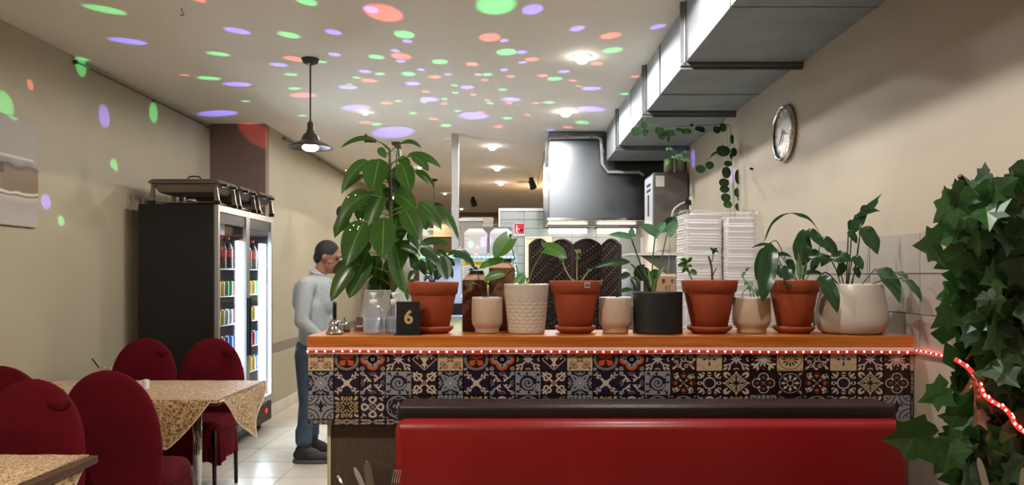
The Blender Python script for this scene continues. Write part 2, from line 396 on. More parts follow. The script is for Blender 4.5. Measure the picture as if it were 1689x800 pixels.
# wall clock
cy, cz, R0 = 4.41, 2.283, .165
t = thing('wall_clock', 'round silver wall clock on the right wall under the duct', 'clock', (XR, cy, cz))
ax = (-1, 0, 0)
mk('rim', lathe(B(), [(R0 * .9, .0), (R0, .004), (R0 * 1.02, .02), (R0 * .98, .034), (R0 * .9, .036), (R0 * .86, .028)], seg=48, axis=ax), m_chrome, t, True)
mk('dial', lathe(B(), [(0, .018), (R0 * .9, .018)], seg=48, axis=ax), mat('dial_silver', '#a5a29a', .45, .3, col2='#b7b4ac', nscale=12), t)
def hand(a, L, w_):
    dy, dz = -math.sin(a), math.cos(a)
    bm = B(); vs = [bm.verts.new((-.024 + s, 0, 0)) for s in ()]
    p = Vector((-.024, -dy * .02, -dz * .02)); q = Vector((-.024, dy * L, dz * L)); sd = Vector((0, dz, -dy)) * w_
    a4 = [p - sd, p + sd, q + sd * .4, q - sd * .4]
    lo = [bm.verts.new(v) for v in a4]; hi = [bm.verts.new(v - Vector((.003, 0, 0))) for v in a4]
    bm.faces.new(lo); bm.faces.new(hi[::-1])
    for k in range(4): bm.faces.new((lo[k], lo[(k + 1) % 4], hi[(k + 1) % 4], hi[k]))
    return bm
mk('minute_hand', hand(math.radians(104), .11, .005), m_black, t); mk('hour_hand', hand(math.radians(218), .08, .007), m_black, t)
for k in range(12):
    a = k * PI / 6; c = Vector((-.0195, -math.sin(a) * R0 * .74, math.cos(a) * R0 * .74))
    bm = box(B(), -.001, .001, -.004, .004, -.013, .013); bm.transform(Matrix.Translation(c) @ Matrix.Rotation(a, 4, 'X')); mk('hour_mark', bm, m_dark_steel, t)
tag(mk('wall_nail', cyl(B(), (XR, 5.03, 2.16), (XR - .02, 5.03, 2.165), .008), m_black), 'dark nail in the right wall left of the clock', 'nail')
# canvas on the left wall
m_cv = bpy.data.materials.new('canvas_print'); m_cv.use_nodes = True
nt = m_cv.node_tree; bs = nt.nodes['Principled BSDF']; bs.inputs['Roughness'].default_value = .6
tc = nt.nodes.new('ShaderNodeTexCoord'); sp = nt.nodes.new('ShaderNodeSeparateXYZ'); nt.links.new(tc.outputs['Object'], sp.inputs[0])
ns = nt.nodes.new('ShaderNodeTexNoise'); ns.inputs['Scale'].default_value = 5; nt.links.new(tc.outputs['Object'], ns.inputs['Vector'])
ma = nt.nodes.new('ShaderNodeMath'); ma.operation = 'MULTIPLY_ADD'; ma.inputs[1].default_value = .06; nt.links.new(ns.outputs['Fac'], ma.inputs[0]); nt.links.new(sp.outputs['Z'], ma.inputs[2])
cr = nt.nodes.new('ShaderNodeValToRGB'); cr.color_ramp.interpolation = 'LINEAR'
els = [(0, '#aaa49c'), (.24, '#9d968e'), (.30, '#b1aaa0'), (.315, '#5e5044'), (.34, '#d8d0c2'), (.36, '#7b6650'), (.55, '#7d6650'), (.58, '#5b4640'), (.60, '#8f8078'), (.64, '#a79c94'), (1, '#a39a92')]
while len(cr.color_ramp.elements) < len(els): cr.color_ramp.elements.new(.5)
for e, (p_, c_) in zip(cr.color_ramp.elements, els): e.position = p_; e.color = lin(c_)
dv = nt.nodes.new('ShaderNodeMath'); dv.operation = 'DIVIDE'; dv.inputs[1].default_value = .68; nt.links.new(ma.outputs[0], dv.inputs[0])
nt.links.new(dv.outputs[0], cr.inputs[0]); nt.links.new(cr.outputs[0], bs.inputs['Base Color'])
t = thing('canvas_picture', 'unframed canvas print in grey and brown on the left wall', 'picture', (XL, 3.9, 1.745))
mk('canvas', box(B(), 0, .03, 0, .85, 0, .66, .003), m_cv, t)
for zz, yy, w_, h_, c_, nm in ((.24, .28, .09, .07, '#c9c2b4', 'printed_cup'), (.24, .46, .07, .065, '#c4bcae', 'printed_cup'), (.40, .30, .14, .05, '#4c3e32', 'printed_spout'), (.34, .50, .05, .06, '#5a4a3c', 'printed_spout')):
    mk(nm, box(B(), .0302, .0306, yy - w_ / 2, yy + w_ / 2, zz - h_ / 2, zz + h_ / 2, 0), mat(nm, c_, .6), t)
mk('printed_tray', box(B(), .0302, .0308, .1, .8, .41, .425), mat('printed_pale', '#d0c8ba', .6), t)
# ---------------------------------------------------------------- counter
CX0 = (508 - VX) / F * 3.0; CX1 = (1507 - VX) / F * 3.0; CT = 1.20
m_wood = bpy.data.materials.new('orange_pine_top'); m_wood.use_nodes = True
nt = m_wood.node_tree; bs = nt.nodes['Principled BSDF']; bs.inputs['Roughness'].default_value = .35
tc = nt.nodes.new('ShaderNodeTexCoord'); mp = nt.nodes.new('ShaderNodeMapping'); mp.inputs['Scale'].default_value = (1.2, 14, 30)
ns = nt.nodes.new('ShaderNodeTexNoise'); ns.inputs['Scale'].default_value = 2.5; ns.inputs['Detail'].default_value = 6
cr = nt.nodes.new('ShaderNodeValToRGB'); cr.color_ramp.elements[0].color = lin('#a8581c'); cr.color_ramp.elements[1].color = lin('#c87a30'); cr.color_ramp.elements[0].position = .3; cr.color_ramp.elements[1].position = .7
for a, b in ((tc.outputs['Object'], mp.inputs[0]), (mp.outputs[0], ns.inputs['Vector']), (ns.outputs['Fac'], cr.inputs[0]), (cr.outputs[0], bs.inputs['Base Color'])): nt.links.new(a, b)
m_gran = mat('brown_speckled_laminate', '#3a2c22', .6, col2='#5c4a3a', nscale=260)
m_beige = mat('beige_edging', '#c9bda4', .5)
m_apron = mat('apron_carcass', '#3a2a28', .7)
cn = thing('counter', 'long service counter with orange wood top and patterned tile front', 'counter', (CX0, 3.0, 0))
mk('worktop', box(B(), CX0, CX1, 2.985, 3.32, CT - .046, CT, .004), m_wood, cn, world=True)
mk('carcass', box(B(), CX0 + .004, CX1 - .004, 3.004, 3.30, .842, CT - .046), m_apron, cn, world=True)
bx0 = (546 - VX) / F * 3.04
mk('base_panel', box(B(), bx0, CX1 - .004, 3.04, 3.28, 0, .842), m_gran, cn, world=True)
mk('edge_strip', box(B(), bx0 - .014, bx0, 3.035, 3.28, 0, .838), m_beige, cn, world=True)
mk('mounting_strip', box(B(), CX0, CX1, 2.984, 3.004, 1.127, 1.154, .001), mat('strip_white', '#d8cfc4', .5), cn, world=True)

# --- printed tiles: flat inlays on a tile
PC_ = ['#c4b3a3', '#1b142a', '#22100d', '#b84c28', '#8a8c90', '#bfa682', '#74403a']   # 0 cream 1 navy 2 dark 3 orange 4 grey blue 5 sand 6 maroon
def pm(i): return mat('tile_print_%s' % ['cream', 'navy', 'umber', 'orange', 'grey_blue', 'sand', 'maroon'][i], PC_[i], .4)
PMATS = [pm(i) for i in range(7)]
class Pat:
    def __init__(s): s.sh = []
    def poly(s, c, pts, l=1): s.sh.append((c, [Vector((x, y)) for x, y in pts], l)); return s
    def disc(s, c, x, y, r, l=1, n=20): return s.poly(c, [(x + r * math.cos(2 * PI * k / n), y + r * math.sin(2 * PI * k / n)) for k in range(n)], l)
    def ring(s, c, x, y, r, wd, l=1, n=24, a0=0, a1=2 * PI):
        for k in range(n):
            a = a0 + (a1 - a0) * k / n; b = a0 + (a1 - a0) * (k + 1) / n
            s.poly(c, [(x + (r - wd / 2) * math.cos(a), y + (r - wd / 2) * math.sin(a)), (x + (r + wd / 2) * math.cos(a), y + (r + wd / 2) * math.sin(a)), (x + (r + wd / 2) * math.cos(b), y + (r + wd / 2) * math.sin(b)), (x + (r - wd / 2) * math.cos(b), y + (r - wd / 2) * math.sin(b))], l)
        return s
    def petal(s, c, x, y, L, wd, a, l=1, bulb=1.0, n=7):
        o = []
        for k in range(n + 1): t = k / n; o.append((t * L, wd / 2 * math.sin(PI * t ** bulb)))
        for k in range(n - 1, 0, -1): t = k / n; o.append((t * L, -wd / 2 * math.sin(PI * t ** bulb)))
        ca, sa = math.cos(a), math.sin(a)
        return s.poly(c, [(x + u * ca - v * sa, y + u * sa + v * ca) for u, v in o], l)
    def stroke(s, c, pts, wd, l=1, wd2=None):
        n = len(pts) - 1; wd = wd * 1.22; wd2 = wd2 * 1.22 if wd2 is not None else None
        for k in range(n):
            a = Vector(pts[k]); b = Vector(pts[k + 1]); d = (b - a)
            if d.length < 1e-6: continue
            d.normalize(); nn = Vector((-d.y, d.x))
            w0 = wd + ((wd2 if wd2 is not None else wd) - wd) * k / n; w1 = wd + ((wd2 if wd2 is not None else wd) - wd) * (k + 1) / n
            s.sh.append((c, [a - nn * w0 / 2, b - nn * w1 / 2, b + nn * w1 / 2, a + nn * w0 / 2], l))
        return s
    def spiral(s, c, x, y, r0, r1, a0, turns, wd, l=1, n=16, wd2=None):
        return s.stroke(c, [(x + (r0 + (r1 - r0) * k / n) * math.cos(a0 + turns * 2 * PI * k / n), y + (r0 + (r1 - r0) * k / n) * math.sin(a0 + turns * 2 * PI * k / n)) for k in range(n + 1)], wd, l, wd2)
    def fleur(s, c, x, y, k, a, l=1):
        ca, sa = math.cos(a - PI / 2), math.sin(a - PI / 2)
        def T_(u, v): return (x + (u * ca - v * sa) * k, y + (u * sa + v * ca) * k)
        for sgn in (-1, 1):
            s.stroke(c, [T_(sgn * u, v) for u, v in ((0, -.1), (.12, .05), (.22, .22), (.36, .26), (.42, .12), (.34, .04))], .13 * k, l, .07 * k)
            s.stroke(c, [T_(sgn * u, v) for u, v in ((0, -.1), (.06, -.3), (.2, -.36))], .1 * k, l, .05 * k)
        s.petal(c, *T_(0, -.15), .75 * k, .26 * k, a, l)
        s.petal(c, *T_(0, 0), .55 * k, .14 * k, a + PI, l)
        return s
    def rot(s, fn, n=4):
        for k in range(n):
            q = Pat(); fn(q); a = 2 * PI * k / n; ca, sa = math.cos(a), math.sin(a)
            for c, pts, l in q.sh: s.sh.append((c, [Vector((p.x * ca - p.y * sa, p.x * sa + p.y * ca)) for p in pts], l))
        return s
    def mesh(s, name, bg, W, H):
        bm = B(); box(bm, -W / 2, W / 2, -H / 2, H / 2, 0, .005, 0)
        for v in bm.verts:
            if v.co.z > .002: v.co.x *= .985; v.co.y *= .985
        for f in bm.faces: f.material_index = bg
        for c, pts, l in s.sh:
            q = []
            for p in pts:
                q.append(bm.verts.new((max(-.49, min(.49, p.x)) * W, max(-.49, min(.49, p.y)) * H, .005 + .00012 * l)))
            try:
                f = bm.faces.new(q); f.normal_update()
                if f.normal.z < 0: f.normal_flip()
                f.material_index = c
            except ValueError: pass
        bmesh.ops.triangulate(bm, faces=[f for f in bm.faces if len(f.verts) > 4])
        bm.transform(Matrix.Rotation(PI / 2, 4, 'X'))
        me = to_mesh(bm, name)
        for m in PMATS: me.materials.append(m)
        return me
TAUI = 2 * PI
def pA1(p):
    p.rot(lambda q: (q.spiral(2, .3, .18, .03, .1, 0, 1.2, .022), q.spiral(2, .18, .3, .03, .1, PI / 2, -1.2, .022), q.stroke(2, [(.02, .02), (.2, .2), (.4, .4)], .02), q.petal(2, .33, .33, .14, .07, PI / 4), q.petal(2, .02, .02, .14, .06, PI / 4), q.disc(2, .1, 0, .025))); return 5
def pB1(p):
    p.disc(2, 0, 0, .49).ring(4, 0, 0, .46, .035, 2).ring(0, 0, 0, .40, .02, 2); p.disc(2, 0, 0, .37, 2)
    p.rot(lambda q: q.petal(3, 0.01, 0.01, .35, .25, PI / 4, 3, 1.5)); p.petal(3, 0, 0, .30, .11, PI / 2, 4, 1.4)
    p.rot(lambda q: q.poly(4, [(.49, .49), (.38, .49), (.34, .36), (.49, .38)], 2)); return 2
def pC1(p):
    p.rot(lambda q: q.disc(3, .24, 0, .24)); p.rot(lambda q: q.disc(4, .22, 0, .16, 2)); p.disc(3, 0, 0, .3).disc(4, 0, 0, .18, 2)
    p.rot(lambda q: (q.stroke(2, [(0, 0), (.3, 0)], .03, 3), q.stroke(2, [(.18, -.07), (.18, .07)], .03, 3), q.stroke(2, [(.3, -.05), (.3, .05)], .03, 3), q.disc(4, .4, .4, .09), q.petal(6, .3, .3, .2, .06, PI / 4, 2)))
    p.ring(4, 0, 0, .05, .03, 4, 8); return 2
def pD1(p):
    p.rot(lambda q: (q.disc(1, .24, 0, .13), q.stroke(0, [(.04, .04), (.2, .2), (.24, .34)], .05, 2), q.stroke(0, [(.2, .2), (.34, .24)], .05, 2), q.petal(0, .22, .3, .2, .09, 1.2, 2), q.petal(0, .3, .22, .2, .09, .4, 2), q.petal(0, .32, .32, .22, .1, PI / 4, 2), q.petal(0, 0, 0, .16, .08, 0, 2), q.disc(0, .16, .0, .03, 2), q.stroke(0, [(.44, .1), (.38, 0), (.44, -.1)], .035, 2)))
    p.disc(0, 0, 0, .07, 3).disc(6, 0, 0, .03, 4); return 2
def pE1(p):
    p.poly(6, [(0, .49), (.49, 0), (0, -.49), (-.49, 0)]).poly(2, [(0, .44), (.44, 0), (0, -.44), (-.44, 0)], 2)
    for i in range(4):
        a, b = [((0, .46), (.46, 0)), ((.46, 0), (0, -.46)), ((0, -.46), (-.46, 0)), ((-.46, 0), (0, .46))][i]; p.stroke(0, [a, b], .022, 3)
    p.fleur(0, 0, -.02, .72, PI / 2, 4); return 1
def pF1(p):
    p.rot(lambda q: (q.spiral(0, .2, .3, .02, .1, 0, 1.1, .035), q.spiral(0, .3, .12, .02, .09, PI, -1.1, .035), q.stroke(0, [(0, .05), (.1, .14), (.12, .3), (.05, .44)], .04), q.petal(0, .3, .3, .2, .1, PI / 4), q.disc(0, .42, 0, .05)))
    p.ring(0, 0, 0, .1, .03, 1, 10); return 2
def pG1(p):
    p.rot(lambda q: (q.stroke(4, [(0, 0), (.25, 0)], .05), q.petal(4, .12, 0, .2, .12, 0), q.ring(4, .5, .5, .3, .02, 1, 8, PI, 1.5 * PI))); return 5
def pI1(p):
    p.rot(lambda q: q.petal(0, .06, 0, .3, .07, .2), 12); p.disc(0, 0, 0, .12, 2)
    p.rot(lambda q: (q.petal(0, .15, .15, .36, .14, PI / 4, 2), q.petal(0, .3, .2, .2, .1, .2, 2), q.petal(0, .2, .3, .2, .1, 1.4, 2), q.disc(0, .42, .0, .02, 2))); return 2
def pJ1(p):
    p.ring(2, 0, 0, .44, .025).ring(2, 0, 0, .1, .02, 2, 12); p.rot(lambda q: q.petal(2, .12, 0, .22, .07, 0), 12); p.disc(2, 0, 0, .035)
    p.rot(lambda q: q.ring(2, .5, .5, .1, .02, 1, 6, PI, 1.5 * PI)); return 5
def pA2(p):
    p.rot(lambda q: (q.petal(4, .02, .02, .5, .26, PI / 4, 1, .8), q.petal(2, .14, .14, .2, .1, PI / 4, 2), q.petal(4, .18, .18, .13, .05, PI / 4, 3), q.petal(4, .04, 0, .36, .08, 0, 2), q.petal(4, .3, 0, .18, .16, 0, 2), q.stroke(4, [(.3, 0), (.46, .2)], .03, 2), q.stroke(4, [(.3, 0), (.46, -.2)], .03, 2), q.petal(4, .34, .34, .2, .2, PI / 4, 2)))
    p.disc(0, 0, 0, .05, 4, 10); return 1
def pB2(p):
    p.poly(0, [(-.12, -.12), (.12, -.12), (.12, .12), (-.12, .12)], 2); p.rot(lambda q: q.disc(1, .22, 0, .11, 1, 12))
    p.rot(lambda q: (q.stroke(0, [(.1, .1), (.24, .22), (.4, .4)], .09, 2, .04), q.petal(0, .2, .2, .2, .08, 1.35, 2), q.petal(0, .2, .2, .2, .08, .2, 2), q.petal(0, .34, .34, .16, .06, 1.5, 2), q.petal(0, .34, .34, .16, .06, .07, 2), q.stroke(4, [(.3, .47), (.4, .35), (.47, .3)], .02, 3))); return 1
def pC2(p):
    p.rot(lambda q: (q.stroke(0, [(.06, .2), (.14, .12), (.2, .2), (.14, .32), (.06, .3)], .05), q.stroke(0, [(.2, .2), (.32, .26), (.34, .38)], .045), q.petal(0, .05, .05, .14, .07, PI / 4), q.petal(4, .3, .3, .26, .1, PI / 4), q.petal(6, .38, 0, .12, .12, 0), q.stroke(4, [(.44, .12), (.34, .06), (.34, -.06), (.44, -.12)], .025), q.petal(4, .3, .42, .2, .05, .5), q.petal(4, .42, .3, .2, .05, 1.0)))
    return 1
def pD2(p):
    p.disc(1, 0, 0, .33).spiral(4, 0, .0, .03, .27, 1.4, 1.75, .085, 2, 34, .07)
    p.rot(lambda q: (q.petal(1, .3, .04, .18, .09, .1), q.disc(1, .42, .02, .035), q.stroke(1, [(.28, .28), (.38, .33), (.36, .42)], .04), q.disc(1, .42, .36, .05)), 4)
    p.rot(lambda q: q.disc(1, .30, .16, .045), 4); return 4
def pE2(p):
    p.rot(lambda q: (q.stroke(0, [(.08, .08), (.22, .22), (.42, .42)], .07, 1, .03), q.stroke(0, [(.2, .18), (.3, .1), (.4, .16), (.36, .24)], .055), q.stroke(0, [(.18, .2), (.1, .3), (.16, .4), (.24, .36)], .055), q.petal(0, .28, .28, .26, .12, PI / 4), q.petal(0, .24, .34, .2, .07, 1.1), q.petal(0, .34, .24, .2, .07, .47), q.stroke(0, [(.1, .1), (.07, 0), (.1, -.1)], .025)))
    p.disc(0, 0, 0, .03, 1, 8); return 2
def pF2(p):
    p.rot(lambda q: (q.petal(0, .05, .05, .5, .1, PI / 4), q.stroke(0, [(.15, .15), (.2, .3), (.3, .36), (.34, .28)], .05), q.stroke(0, [(.15, .15), (.3, .2), (.4, .32), (.42, .2)], .04), q.petal(3, .22, 0, .2, .16, 0), q.disc(6, .4, 0, .05)))
    p.ring(0, 0, 0, .05, .02, 3, 4); return 2
def pG2(p):
    p.ring(0, 0, 0, .23, .05).disc(1, 0, 0, .19); p.rot(lambda q: (q.petal(0, .26, 0, .16, .14, 0), q.disc(0, .4, 0, .07), q.petal(0, .22, .22, .3, .1, PI / 4), q.stroke(0, [(.24, .3), (.2, .42), (.28, .45)], .04), q.stroke(0, [(.3, .24), (.42, .2), (.45, .28)], .04))); return 2
def pH2(p):
    p.rot(lambda q: q.stroke(0, [(.42, 0), (0, .42)], .035)); p.poly(5, [(.34, 0), (0, .34), (-.34, 0), (0, -.34)], 1); p.rot(lambda q: (q.stroke(2, [(0, 0), (.3, 0)], .04, 2), q.petal(2, .02, .02, .2, .1, PI / 4, 2), q.petal(5, .05, .05, .13, .04, PI / 4, 3), q.stroke(2, [(.2, -.06), (.26, 0), (.2, .06)], .03, 2), q.disc(0, .4, .4, .07), q.petal(0, .2, .3, .25, .08, .8), q.petal(0, .3, .2, .25, .08, .7), q.disc(0, .46, 0, .04))); return 2
def pI2(p):
    p.rot(lambda q: (q.ring(0, .23, 0, .19, .035, 1, 14, -2.2, 2.2), q.poly(0, [(.13, .13), (.21, .13), (.21, .21), (.13, .21)], 2), q.disc(6, .24, 0, .07, 2, 8), q.stroke(4, [(0, 0), (.08, .08)], .02, 2))); return 2
def pJ2(p):
    p.ring(0, 0, 0, .41, .02).ring(0, 0, 0, .12, .03); p.rot(lambda q: q.petal(0, .16, 0, .2, .11, 0), 8); p.rot(lambda q: (q.stroke(0, [(.34, .34), (.45, .45)], .05), q.petal(0, .36, .42, .14, .06, .3), q.petal(0, .42, .36, .14, .06, 1.2))); return 2
def pA3(p):
    p.rot(lambda q: (q.ring(2, .5, .5, .42, .045, 1, 10, PI, 1.5 * PI), q.ring(2, .5, .5, .26, .03, 1, 8, PI, 1.5 * PI), q.petal(2, .32, .32, .16, .06, PI / 4), q.disc(2, .26, .42, .03), q.disc(2, .42, .26, .03)))
    p.fleur(1, 0, 0, .5, PI / 2, 2); return 4
def pB3(p):
    p.rot(lambda q: (q.spiral(5, .12, .36, .02, .1, 0, 1.2, .035), q.spiral(5, .36, .12, .02, .1, PI / 2, -1.2, .035), q.stroke(5, [(.02, .1), (.1, .2), (.22, .22), (.2, .1), (.1, .02)], .03), q.petal(5, .28, .28, .22, .1, PI / 4), q.stroke(5, [(0, .2), (0, .46)], .025), q.petal(5, .3, .42, .14, .05, .3))); return 2
def pC3(p):
    p.rot(lambda q: (q.stroke(0, [(.42, .0), (.4, .1), (.32, .14), (.2, .05), (.14, 0), (.2, -.05), (.32, -.14), (.4, -.1), (.42, 0)], .07), q.petal(0, .05, .05, .12, .05, PI / 4), q.stroke(0, [(.26, .38), (.36, .34), (.38, .26)], .05), q.petal(4, .36, .36, .18, .08, PI / 4)))
    p.ring(0, 0, 0, .05, .02, 1, 4); return 1
def pD3(p):
    p.ring(0, 0, 0, .46, .025).disc(1, 0, 0, .44, 1); p.rot(lambda q: q.ring(4, .27, 0, .14, .03, 2, 8, -1.5, 1.5), 6); p.fleur(4, 0, -.05, .5, PI / 2, 3); p.rot(lambda q: q.disc(0, .45, .45, .03)); return 2
def pE3(p):
    p.ring(4, -.5, 0, .46, .03, 1, 10, -1.4, 1.4).ring(4, .5, 0, .46, .03, 1, 10, PI - 1.4, PI + 1.4).ring(0, -.5, 0, .38, .015, 1, 10, -1.4, 1.4).ring(0, .5, 0, .38, .015, 1, 10, PI - 1.4, PI + 1.4)
    for sx in (-1, 1):
        for a in (.9, 1.4, 1.9): p.petal(0 if a == 1.4 else 6, sx * .3, .02, .3, .09, PI / 2 + sx * (a - 1.9), 2); p.petal(6, sx * .42, 0, .2, .07, PI / 2 - sx * .1 + PI * 0, 2)
    p.petal(0, 0, -.4, .5, .1, PI / 2, 2); return 2
cols_px = [508 + 42.7 * k for k in range(17)] + [1237, 1281, 1325, 1369, 1413, 1457, 1501, 1507]
R1 = [pA1, pB1, pC1, pD1, pE1] * 2 + [pA1, pB1, pC1, pD1, pF1, pG1, pD1, pI1, pJ1, pF1, pG1, pD1, pI1, pJ1]
R2 = [pA2, pB2, pC2, pD2, pE2] * 2 + [pA2, pB2, pC2, pD2, pF2, pG2, pH2, pI2, pJ2, pF2, pG2, pH2, pI2, pJ2]
R3 = [pA3, pB3, pC3, pD3, pE3] * 2 + [pA3, pB3, pC3, pD3, pD3, pC3, pB3, pA3, pE3, pD3, pC3, pB3, pA3, pE3]
zr = [EYE - (y - VY) / F * 3.0 for y in (573, 612, 651.6, 690.9, 700.4)]
cache = {}
def inlay(fn, wpx, h):
    key = (fn.__name__, round(wpx), round(h, 4))
    if key not in cache:
        p = Pat(); bg = fn(p); cache[key] = p.mesh('printed_tile', bg, wpx / F * 3.0 - .0015, h - .0015)
    return cache[key]
for k in range(24):
    x = ((cols_px[k] + cols_px[k + 1]) / 2 - VX) / F * 3.0; wp = cols_px[k + 1] - cols_px[k]
    for r, row in enumerate((R1, R2, R3, [pJ2, pH2, pE2, pD1] + [pA1] * 20)):
        if k >= 16 and wp > 40: fn = row[k]
        else: fn = row[k]
        z = (zr[r] + zr[r + 1]) / 2
        o = link('tile', inlay(fn, wp if wp > 10 else 6, zr[r] - zr[r + 1]), None, cn)
        o.location = (x - CX0, 3.003 - 3.0, z)
# --- red light strip along the front
m_led_r = mat('red_led', '#ff4030', emit=(1.0, .13, .11), estr=30)
m_strip = mat('red_halo_backing', '#3a0508', .5, emit=(1, .02, .02), estr=.45)  # backing glows too, standing in for the red halo around the LEDs
ls = thing('red_light_strip', 'red LED strip along the counter edge, ending on the right wall', 'light strip', (CX0, 2.982, 1.138))
sp_ = [Vector((CX0 + (CX1 - CX0) * k / 12, 2.980, 1.1375 + .0016 * math.sin(k * 1.9) - .002 * (k > 9))) for k in range(13)] + [P(1512, 578, 2.955), P(1520, 579, 2.915), P(1548, 585, 2.80), P(1572, 592, 2.705), P(1600, 606, 2.60), P(1625, 622, 2.50)]
dense = spline(sp_, 12)
def ribbon(pts, h, t_, m, name, parent):
    bm = B(); rings = []
    for p in pts: rings.append([p + Vector((0, 0, h)), p + Vector((0, t_, h)), p + Vector((0, t_, -h)), p + Vector((0, 0, -h))])
    loft(bm, rings); return mk(name, bm, m, parent, world=True)
ribbon(dense, .0038, .0025, m_strip, 'strip', ls)
led_me = to_mesh(lathe(B(), [(.0036, 0), (.0032, .002), (.0015, .0035), (0, .0038)], seg=8, axis=(0, -1, 0)), 'led', True); led_me.materials.append(m_led_r)
acc = 0; step = 14.25 / F * 3.0; nxt = 0.004
for a, b in zip(dense, dense[1:]):
    L = (b - a).length
    while acc + L >= nxt:
        p = a + (b - a) * ((nxt - acc) / L); o = link('led', led_me, None, ls); o.location = p - Vector(ls.location); nxt += step if p.x < CX1 else step * .7
    acc += L

# ---------------------------------------------------------------- bench
m_red = mat('red_vinyl', '#8e1216', .38, col2='#86100f', nscale=3, bump=.08, bscale=25)
m_blk = mat('black_vinyl', '#1c1614', .42, bump=.15, bscale=160)
b0 = (650 - VX) / F * 2.62; b1 = (1503 - VX) / F * 2.62
bt = EYE - (697 - VY) / F * 2.62
be = thing('banquette', 'long red vinyl banquette with black padded top rail before the counter', 'bench', (b0, 2.62, 0))
mk('backrest', box(B(), b0, b1, 2.62, 2.80, .42, bt, .028), m_red, be, True, world=True)
mk('top_rail', box(B(), (655 - VX) / F * 2.70, (1481 - VX) / F * 2.70, 2.70, 2.86, EYE - (700 - VY) / F * 2.7, EYE - (668.5 - VY) / F * 2.7, .014), m_blk, be, True, world=True)
mk('seat', box(B(), b0, b1, 2.24, 2.62, .32, .46, .03), m_red, be, True, world=True)
mk('plinth', box(B(), b0 + .02, b1 - .02, 2.30, 2.86, 0, .32), m_apron, be, world=True)
mk('backboard', box(B(), b0 + .01, b1 - .01, 2.80, 2.86, .3, .90), m_apron, be, world=True)
# near dining tables just below the frame, with cutlery holders whose tips show
m_tt = mat('walnut_table_top', '#5a3c26', .35, col2='#4c3220', nscale=6)
m_cut = mat('cutlery_steel', '#d6cfc8', .28, .9)
def holder(name, label, x, y, zt, items):
    t = thing(name, label, 'cutlery holder', (x, y, zt))
    mk('cup', lathe(B(), [(0, .004), (.042, .004), (.046, .0), (.05, .11), (.047, .11), (.042, .006)], seg=24), m_chrome, t, True)
    return t
def knife(label, tip, base, wd, yaw=0.2):
    tip = Vector(tip); base = Vector(base); ax = (tip - base); L = ax.length; ax.normalize()
    side = Vector((math.cos(yaw), math.sin(yaw), 0)); side = (side - ax * side.dot(ax)).normalized(); nn = ax.cross(side)
    t = thing('table_knife', label, 'knife', base)
    bm = B(); rings = []
    for k in range(17):
        s = math.sin(k / 16 * PI / 2); c = base + ax * (L * (.42 + .58 * s)); hw = wd / 2 * (1 if s < .75 else math.sqrt(max(.02, 1 - ((s - .75) / .25) ** 2.2)))
        rings.append([c - side * hw * .8, c + nn * .0011, c + side * hw, c - nn * .0011])
    mk('blade', loft(bm, rings), m_cut, t, world=True)
    bm = B(); mk('handle', tube(bm, [base, base + ax * L * .2, base + ax * L * .43], .0065, 8, r2=.0055), m_chrome, t, True, world=True)
def fork(label, tip, base, wd, yaw=0.0):
    tip = Vector(tip); base = Vector(base); ax = (tip - base); L = ax.length; ax.normalize()
    side = Vector((math.cos(yaw), math.sin(yaw), 0)); side = (side - ax * side.dot(ax)).normalized()
    t = thing('table_fork', label, 'fork', base)
    for k in range(4):
        o = side * wd * (k / 3 - .5); mk('tine', tube(B(), [tip + o, tip + o - ax * .05, tip + o * .9 - ax * .062], .0011, 6, r2=.0017), m_chrome, t, True, world=True)
    rings = []
    nn = ax.cross(side)
    for s, hw in ((.058, .5), (.075, .5), (.095, .25), (.12, .12), (.2, .16)):
        c = tip - ax * s; rings.append([c - side * wd * hw, c + nn * .0014, c + side * wd * hw, c - nn * .0014])
    mk('neck', loft(B(), rings), m_chrome, t, world=True)
def four_leg_table(name, label, x0, x1, y0, y1, z=.75, group=None, lx=.28):
    t = thing(name, label, 'table', (x0, y0, 0), group)
    mk('table_top', box(B(), x0, x1, y0, y1, z - .03, z, .004), m_tt, t, world=True)
    ym = (y0 + y1) / 2
    for sx in (x0 + lx, x1 - lx):
        mk('leg', cyl(B(), (sx, ym, .02), (sx, ym, z - .035), .027, 20), m_chrome, t, True, world=True)
        mk('foot_plate', box(B(), sx - .04, sx + .04, y0 + .06, y1 - .06, 0, .025, .005), m_chrome, t, world=True)
        mk('top_bracket', box(B(), sx - .05, sx + .05, ym - .15, ym + .15, z - .04, z - .03), m_dark_steel, t, world=True)
    return t
four_leg_table('dining_table', 'brown dining table before the red banquette, below the frame', -.85, 1.26, 1.50, 1.92)
Yt = 1.85
holder('cutlery_holder', 'steel cutlery holder at bottom centre before the banquette end', -.32, Yt, .75, 0)
knife('table knife with bright rounded tip standing upright at bottom centre', P(604, 760, Yt), (-.335, Yt, .757), .021)
knife('dark-sided table knife leaning left beside the upright knife', P(584, 771, Yt + .02), (-.31, Yt + .02, .757), .019, 1.0)
fork('table fork leaning right with four tines against the red bench', P(656, 775, Yt - .0), (-.325, Yt - .01, .757), .016, .2)
fork('slim utensil leaning far left at bottom centre', P(557, 785, Yt), (-.345, Yt + .03, .757), .006, 1.2)
holder('cutlery_holder', 'steel cutlery holder at bottom right before the ivy screen', 1.20, 1.8, .75, 0)
knife('table knife standing before the ivy screen at bottom right', P(1613, 755, 1.8), (1.185, 1.8, .757), .022)
knife('table knife at the right frame edge below the ivy', P(1687, 771, 1.8), (1.215, 1.8, .757), .02)
